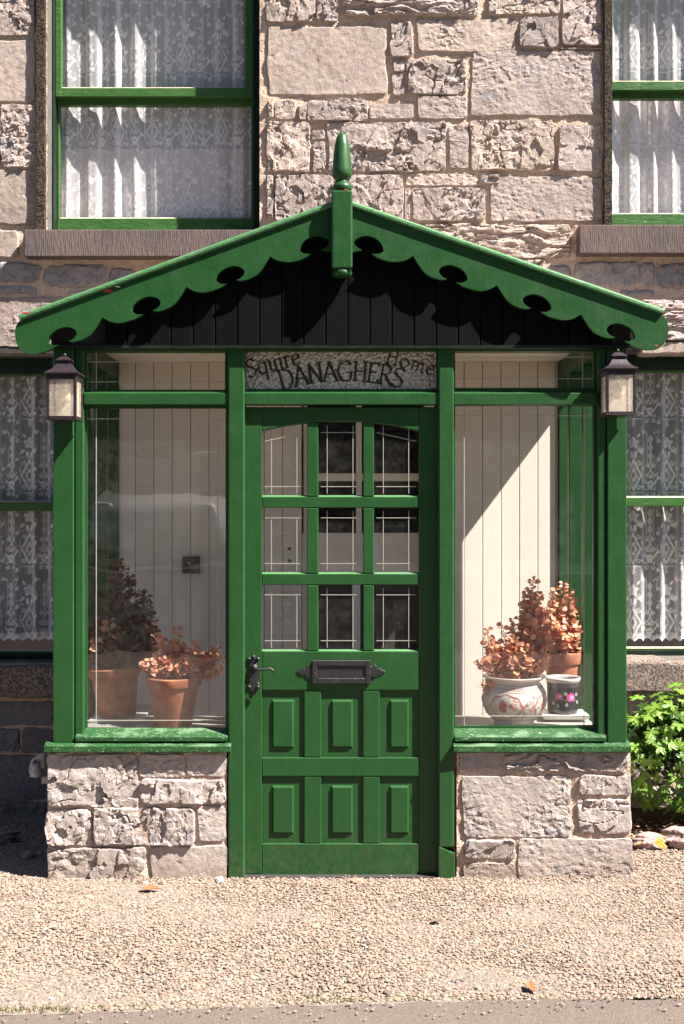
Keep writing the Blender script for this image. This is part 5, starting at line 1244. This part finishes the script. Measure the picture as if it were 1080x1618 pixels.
for i, (px, py, lab) in enumerate(((565, 1398, 'small brown stone lying against the door threshold'), (347, 1395, 'white pebble beside the foot of the left door post'))):
    yy = 1.57*1850/(py-809)-5; boulder(X(px, yy), yy, .014, .028 if i == 0 else .016, .02, .012, 12+i, mat_plain('door_stone%d' % i, (.30, .17, .12) if i == 0 else (.7, .64, .55), .8), 'small_stone', lab, 'pebble')
# dry leaves on the gravel and tufts at the road edge
for px, py, wd, hd_, lab in ((236, 1411, .045, .010, 'long orange dry leaf on the gravel before the left plinth'), (838, 1569, .018, .016, 'orange dry leaf beside the road edge at the right'), (690, 1462, .025, .009, 'brown seed husk lying in the middle of the gravel')):
    yy = 1.57*1850/(py-809)-5; cx_ = X(px, yy); mb = MB(); n = 8
    ring = [(cx_+wd*math.cos(k*6.283/n)*random.uniform(.8, 1), yy+hd_*2*math.sin(k*6.283/n)*random.uniform(.7, 1.1), .022+random.uniform(-.003, .006)) for k in range(n)]
    mb.add([(cx_, yy, .018)]+ring+[(cx_, yy, .0165)]+[(a, b, c_-.0015) for a, b, c_ in ring], [(0, 1+k, 1+(k+1) % n) for k in range(n)]+[(n+1, n+2+(k+1) % n, n+2+k) for k in range(n)]); tag(obj('dry_leaf', mb, mat_plain('dry_leaf', (.36, .085, .03) if px != 690 else (.14, .10, .06), .7)), lab, 'leaf')
gr = MB()
for i in range(420):
    x_ = random.choice([random.uniform(-1.15, -.6), random.uniform(-1.15, -.85), random.uniform(-.2, .3), random.uniform(-1.1, 1.1)]); y_ = road_edge(x_)+random.uniform(-.008, .02); h_ = random.uniform(.006, .02); a = random.uniform(0, 6.28); dx = math.cos(a)*.002
    gr.add([(x_-dx, y_, .004), (x_+dx, y_, .004), (x_+random.uniform(-.01, .01), y_+random.uniform(-.01, .01), .008+h_)], [(0, 1, 2)])
tag(obj('weeds', gr, mat_leaf('weed_green', (.12, .17, .03), (.20, .22, .05))), 'thin line of green weeds and moss along the edge of the road', 'weeds', kind='stuff')
# old metal cleat at the left of the plinth
mm = mat_plain('grey_cast_metal', (.34, .30, .29), .5, .3, 40, .001, 80, .5, .3)
cl = empty('wall_bracket', (X(60, .12), .12, Z(1235, .12)), 'grey cast metal pipe bracket fixed left of the plinth wall under the sill', 'bracket')
yb = .12; mb = MB(); pts = [(70, 1190), (60, 1192), (50, 1200), (46, 1212), (46, 1222), (52, 1226), (54, 1214), (62, 1212), (70, 1214)]
mb.prism_y([(X(a, yb), Z(b, yb)) for a, b in pts], yb-.01, yb+.02); obj('plate', mb, mm, cl, bevel=.004)
mb = MB(); mb.lathe([(.001, 1225), (9, 1225), (8, 1219), (5.5, 1212), (7, 1204), (.001, 1203)][::-1], 16); mb.v = [(X(58, yb)+a/360, yb-.02+b/360, Z(c_, yb)) for a, b, c_ in mb.v]; obj('spool', mb, mm, cl, smooth=True)
mb = MB(); mb.box(X(66, yb), X(74, yb)+.02, yb-.01, yb+.02, Z(1238, yb), Z(1226, yb)); obj('foot', mb, mm, cl, bevel=.004)
mb = MB(); mb.tube([(X(57, yb), yb-.02, Z(1202, yb)), (X(57, yb), yb-.035, Z(1202, yb))], .006, 10); obj('bolt', mb, RUST, cl)

# ------------------------------------------------------------------ across the road (seen only in the glass)
CARP = mat_plain('silver_car_paint', (.50, .50, .50), .25, .03, spec=.8, metal=.3); TYRE = mat_plain('tyre_rubber', (.02, .02, .02), .8); CARG = mat_plain('dark_car_glass', (.02, .025, .03), .05, .05, spec=1)
car = empty('parked_car', (-2.9, -6.2, .02), 'silver car parked across the road, mirrored in the left porch window', 'car')
def loft(sections, name, mat, parent, smooth=True):
    vs = []; m = len(sections[0])
    for s_ in sections: vs += s_
    fs = [(i*m+k, i*m+(k+1) % m, (i+1)*m+(k+1) % m, (i+1)*m+k) for i in range(len(sections)-1) for k in range(m)]+[tuple(range(m))[::-1], tuple(range((len(sections)-1)*m, len(sections)*m))]
    mb = MB(); mb.add(vs, fs); o = obj(name, mb, mat, parent, auto=50); bm = bmesh.new(); bm.from_mesh(o.data); bmesh.ops.recalc_face_normals(bm, faces=bm.faces); bm.to_mesh(o.data); bm.free(); return o
def sec(x, hw, z0, z1, r=.12, cx=-2.9, cy=-6.2):
    q = [(-hw, z0+r), (-hw+r*.4, z0), (hw-r*.4, z0), (hw, z0+r), (hw, z1-r), (hw-r, z1), (-hw+r, z1), (-hw, z1-r)]; return [(cx+x, cy+a, b) for a, b in q]
loft([sec(1.98, .60, .35, .62), sec(1.90, .78, .24, .74), sec(1.6, .86, .20, .84), sec(.95, .88, .2, .96), sec(0, .89, .2, 1.0), sec(-1.2, .88, .2, 1.0), sec(-1.8, .85, .24, .98), sec(-2.0, .76, .35, .85)], 'body', CARP, car)
loft([sec(1.0, .70, .94, .96, .01), sec(.35, .66, .9, 1.40, .1), sec(-.2, .64, .9, 1.47, .1), sec(-1.1, .62, .9, 1.42, .1), sec(-1.75, .66, .9, 1.02, .03)], 'cabin', CARG, car)
loft([sec(.32, .64, 1.39, 1.43, .02), sec(-.2, .62, 1.44, 1.50, .02), sec(-1.15, .60, 1.39, 1.45, .02)], 'roof', CARP, car)
for wx in (1.25, -1.25):
    for s_ in (-1, 1):
        mb = MB(); mb.tube([(-2.9+wx, -6.2+s_*.72, .33), (-2.9+wx, -6.2+s_*.90, .33)], .31, 28); wl = obj('wheel', mb, TYRE, car, bevel=.03); mb = MB(); mb.tube([(-2.9+wx, -6.2+s_*.895, .33), (-2.9+wx, -6.2+s_*.91, .33)], .20, 20); obj('rim', mb, CARP, wl)
for s_ in (-1, 1):
    mb = MB(); mb.box(-2.9+1.62, -2.9+1.93, -6.2+s_*.66-.12, -6.2+s_*.66+.12, .62, .76); obj('headlight', mb, WHITE, car, bevel=.04, seg=3)
car.rotation_euler = (0, 0, R(90)); car.location = (-2.35, -11.5, .90)
# leafy mass opposite, made tall and dense to block sky light
hg = np.random.RandomState(8); n = 26000
x = hg.uniform(-10, 10, n); top = 13.5+2.2*fbm(x*.25, x*0, 4)+.8*fbm(x*1.1, x*0, 9); z = hg.rand(n)*top; y = -15.6+hg.uniform(-.3, .9, n)+1.2*fbm(x*.5, z*.5, 3)
u_ = hg.normal(size=(n, 3)); u_ /= np.linalg.norm(u_, axis=1)[:, None]; v_ = np.cross(u_, hg.normal(size=(n, 3))); v_ /= np.linalg.norm(v_, axis=1)[:, None]; s = hg.uniform(.18, .34, n)[:, None]
p = np.stack([x, y, z], 1); V = np.stack([p-u_*s, p-v_*s*.6, p+u_*s, p+v_*s*.6], 1).reshape(-1, 3)
hedge = tag(np_obj('sky_blocking_trees', V, np.arange(4*n).reshape(-1, 4), mat_leaf('hedge_leaf', (.04, .07, .02), (.07, .11, .03)), smooth=False), 'dense belt of tall leafy trees across the road, mirrored in the windows, made tall to block sky light', 'trees', kind='stuff')
mb = MB(); mb.box(-10, 10, -18.6, -17.4, -.05, 12.0); tag(obj('sky_block_backing', mb, mat_plain('dark_backing_green', (.02, .03, .012), .9, .4, 3)), 'added dark bank behind the trees across the road', 'backing', kind='structure')  # added dark backing that cuts sky light behind the leaves
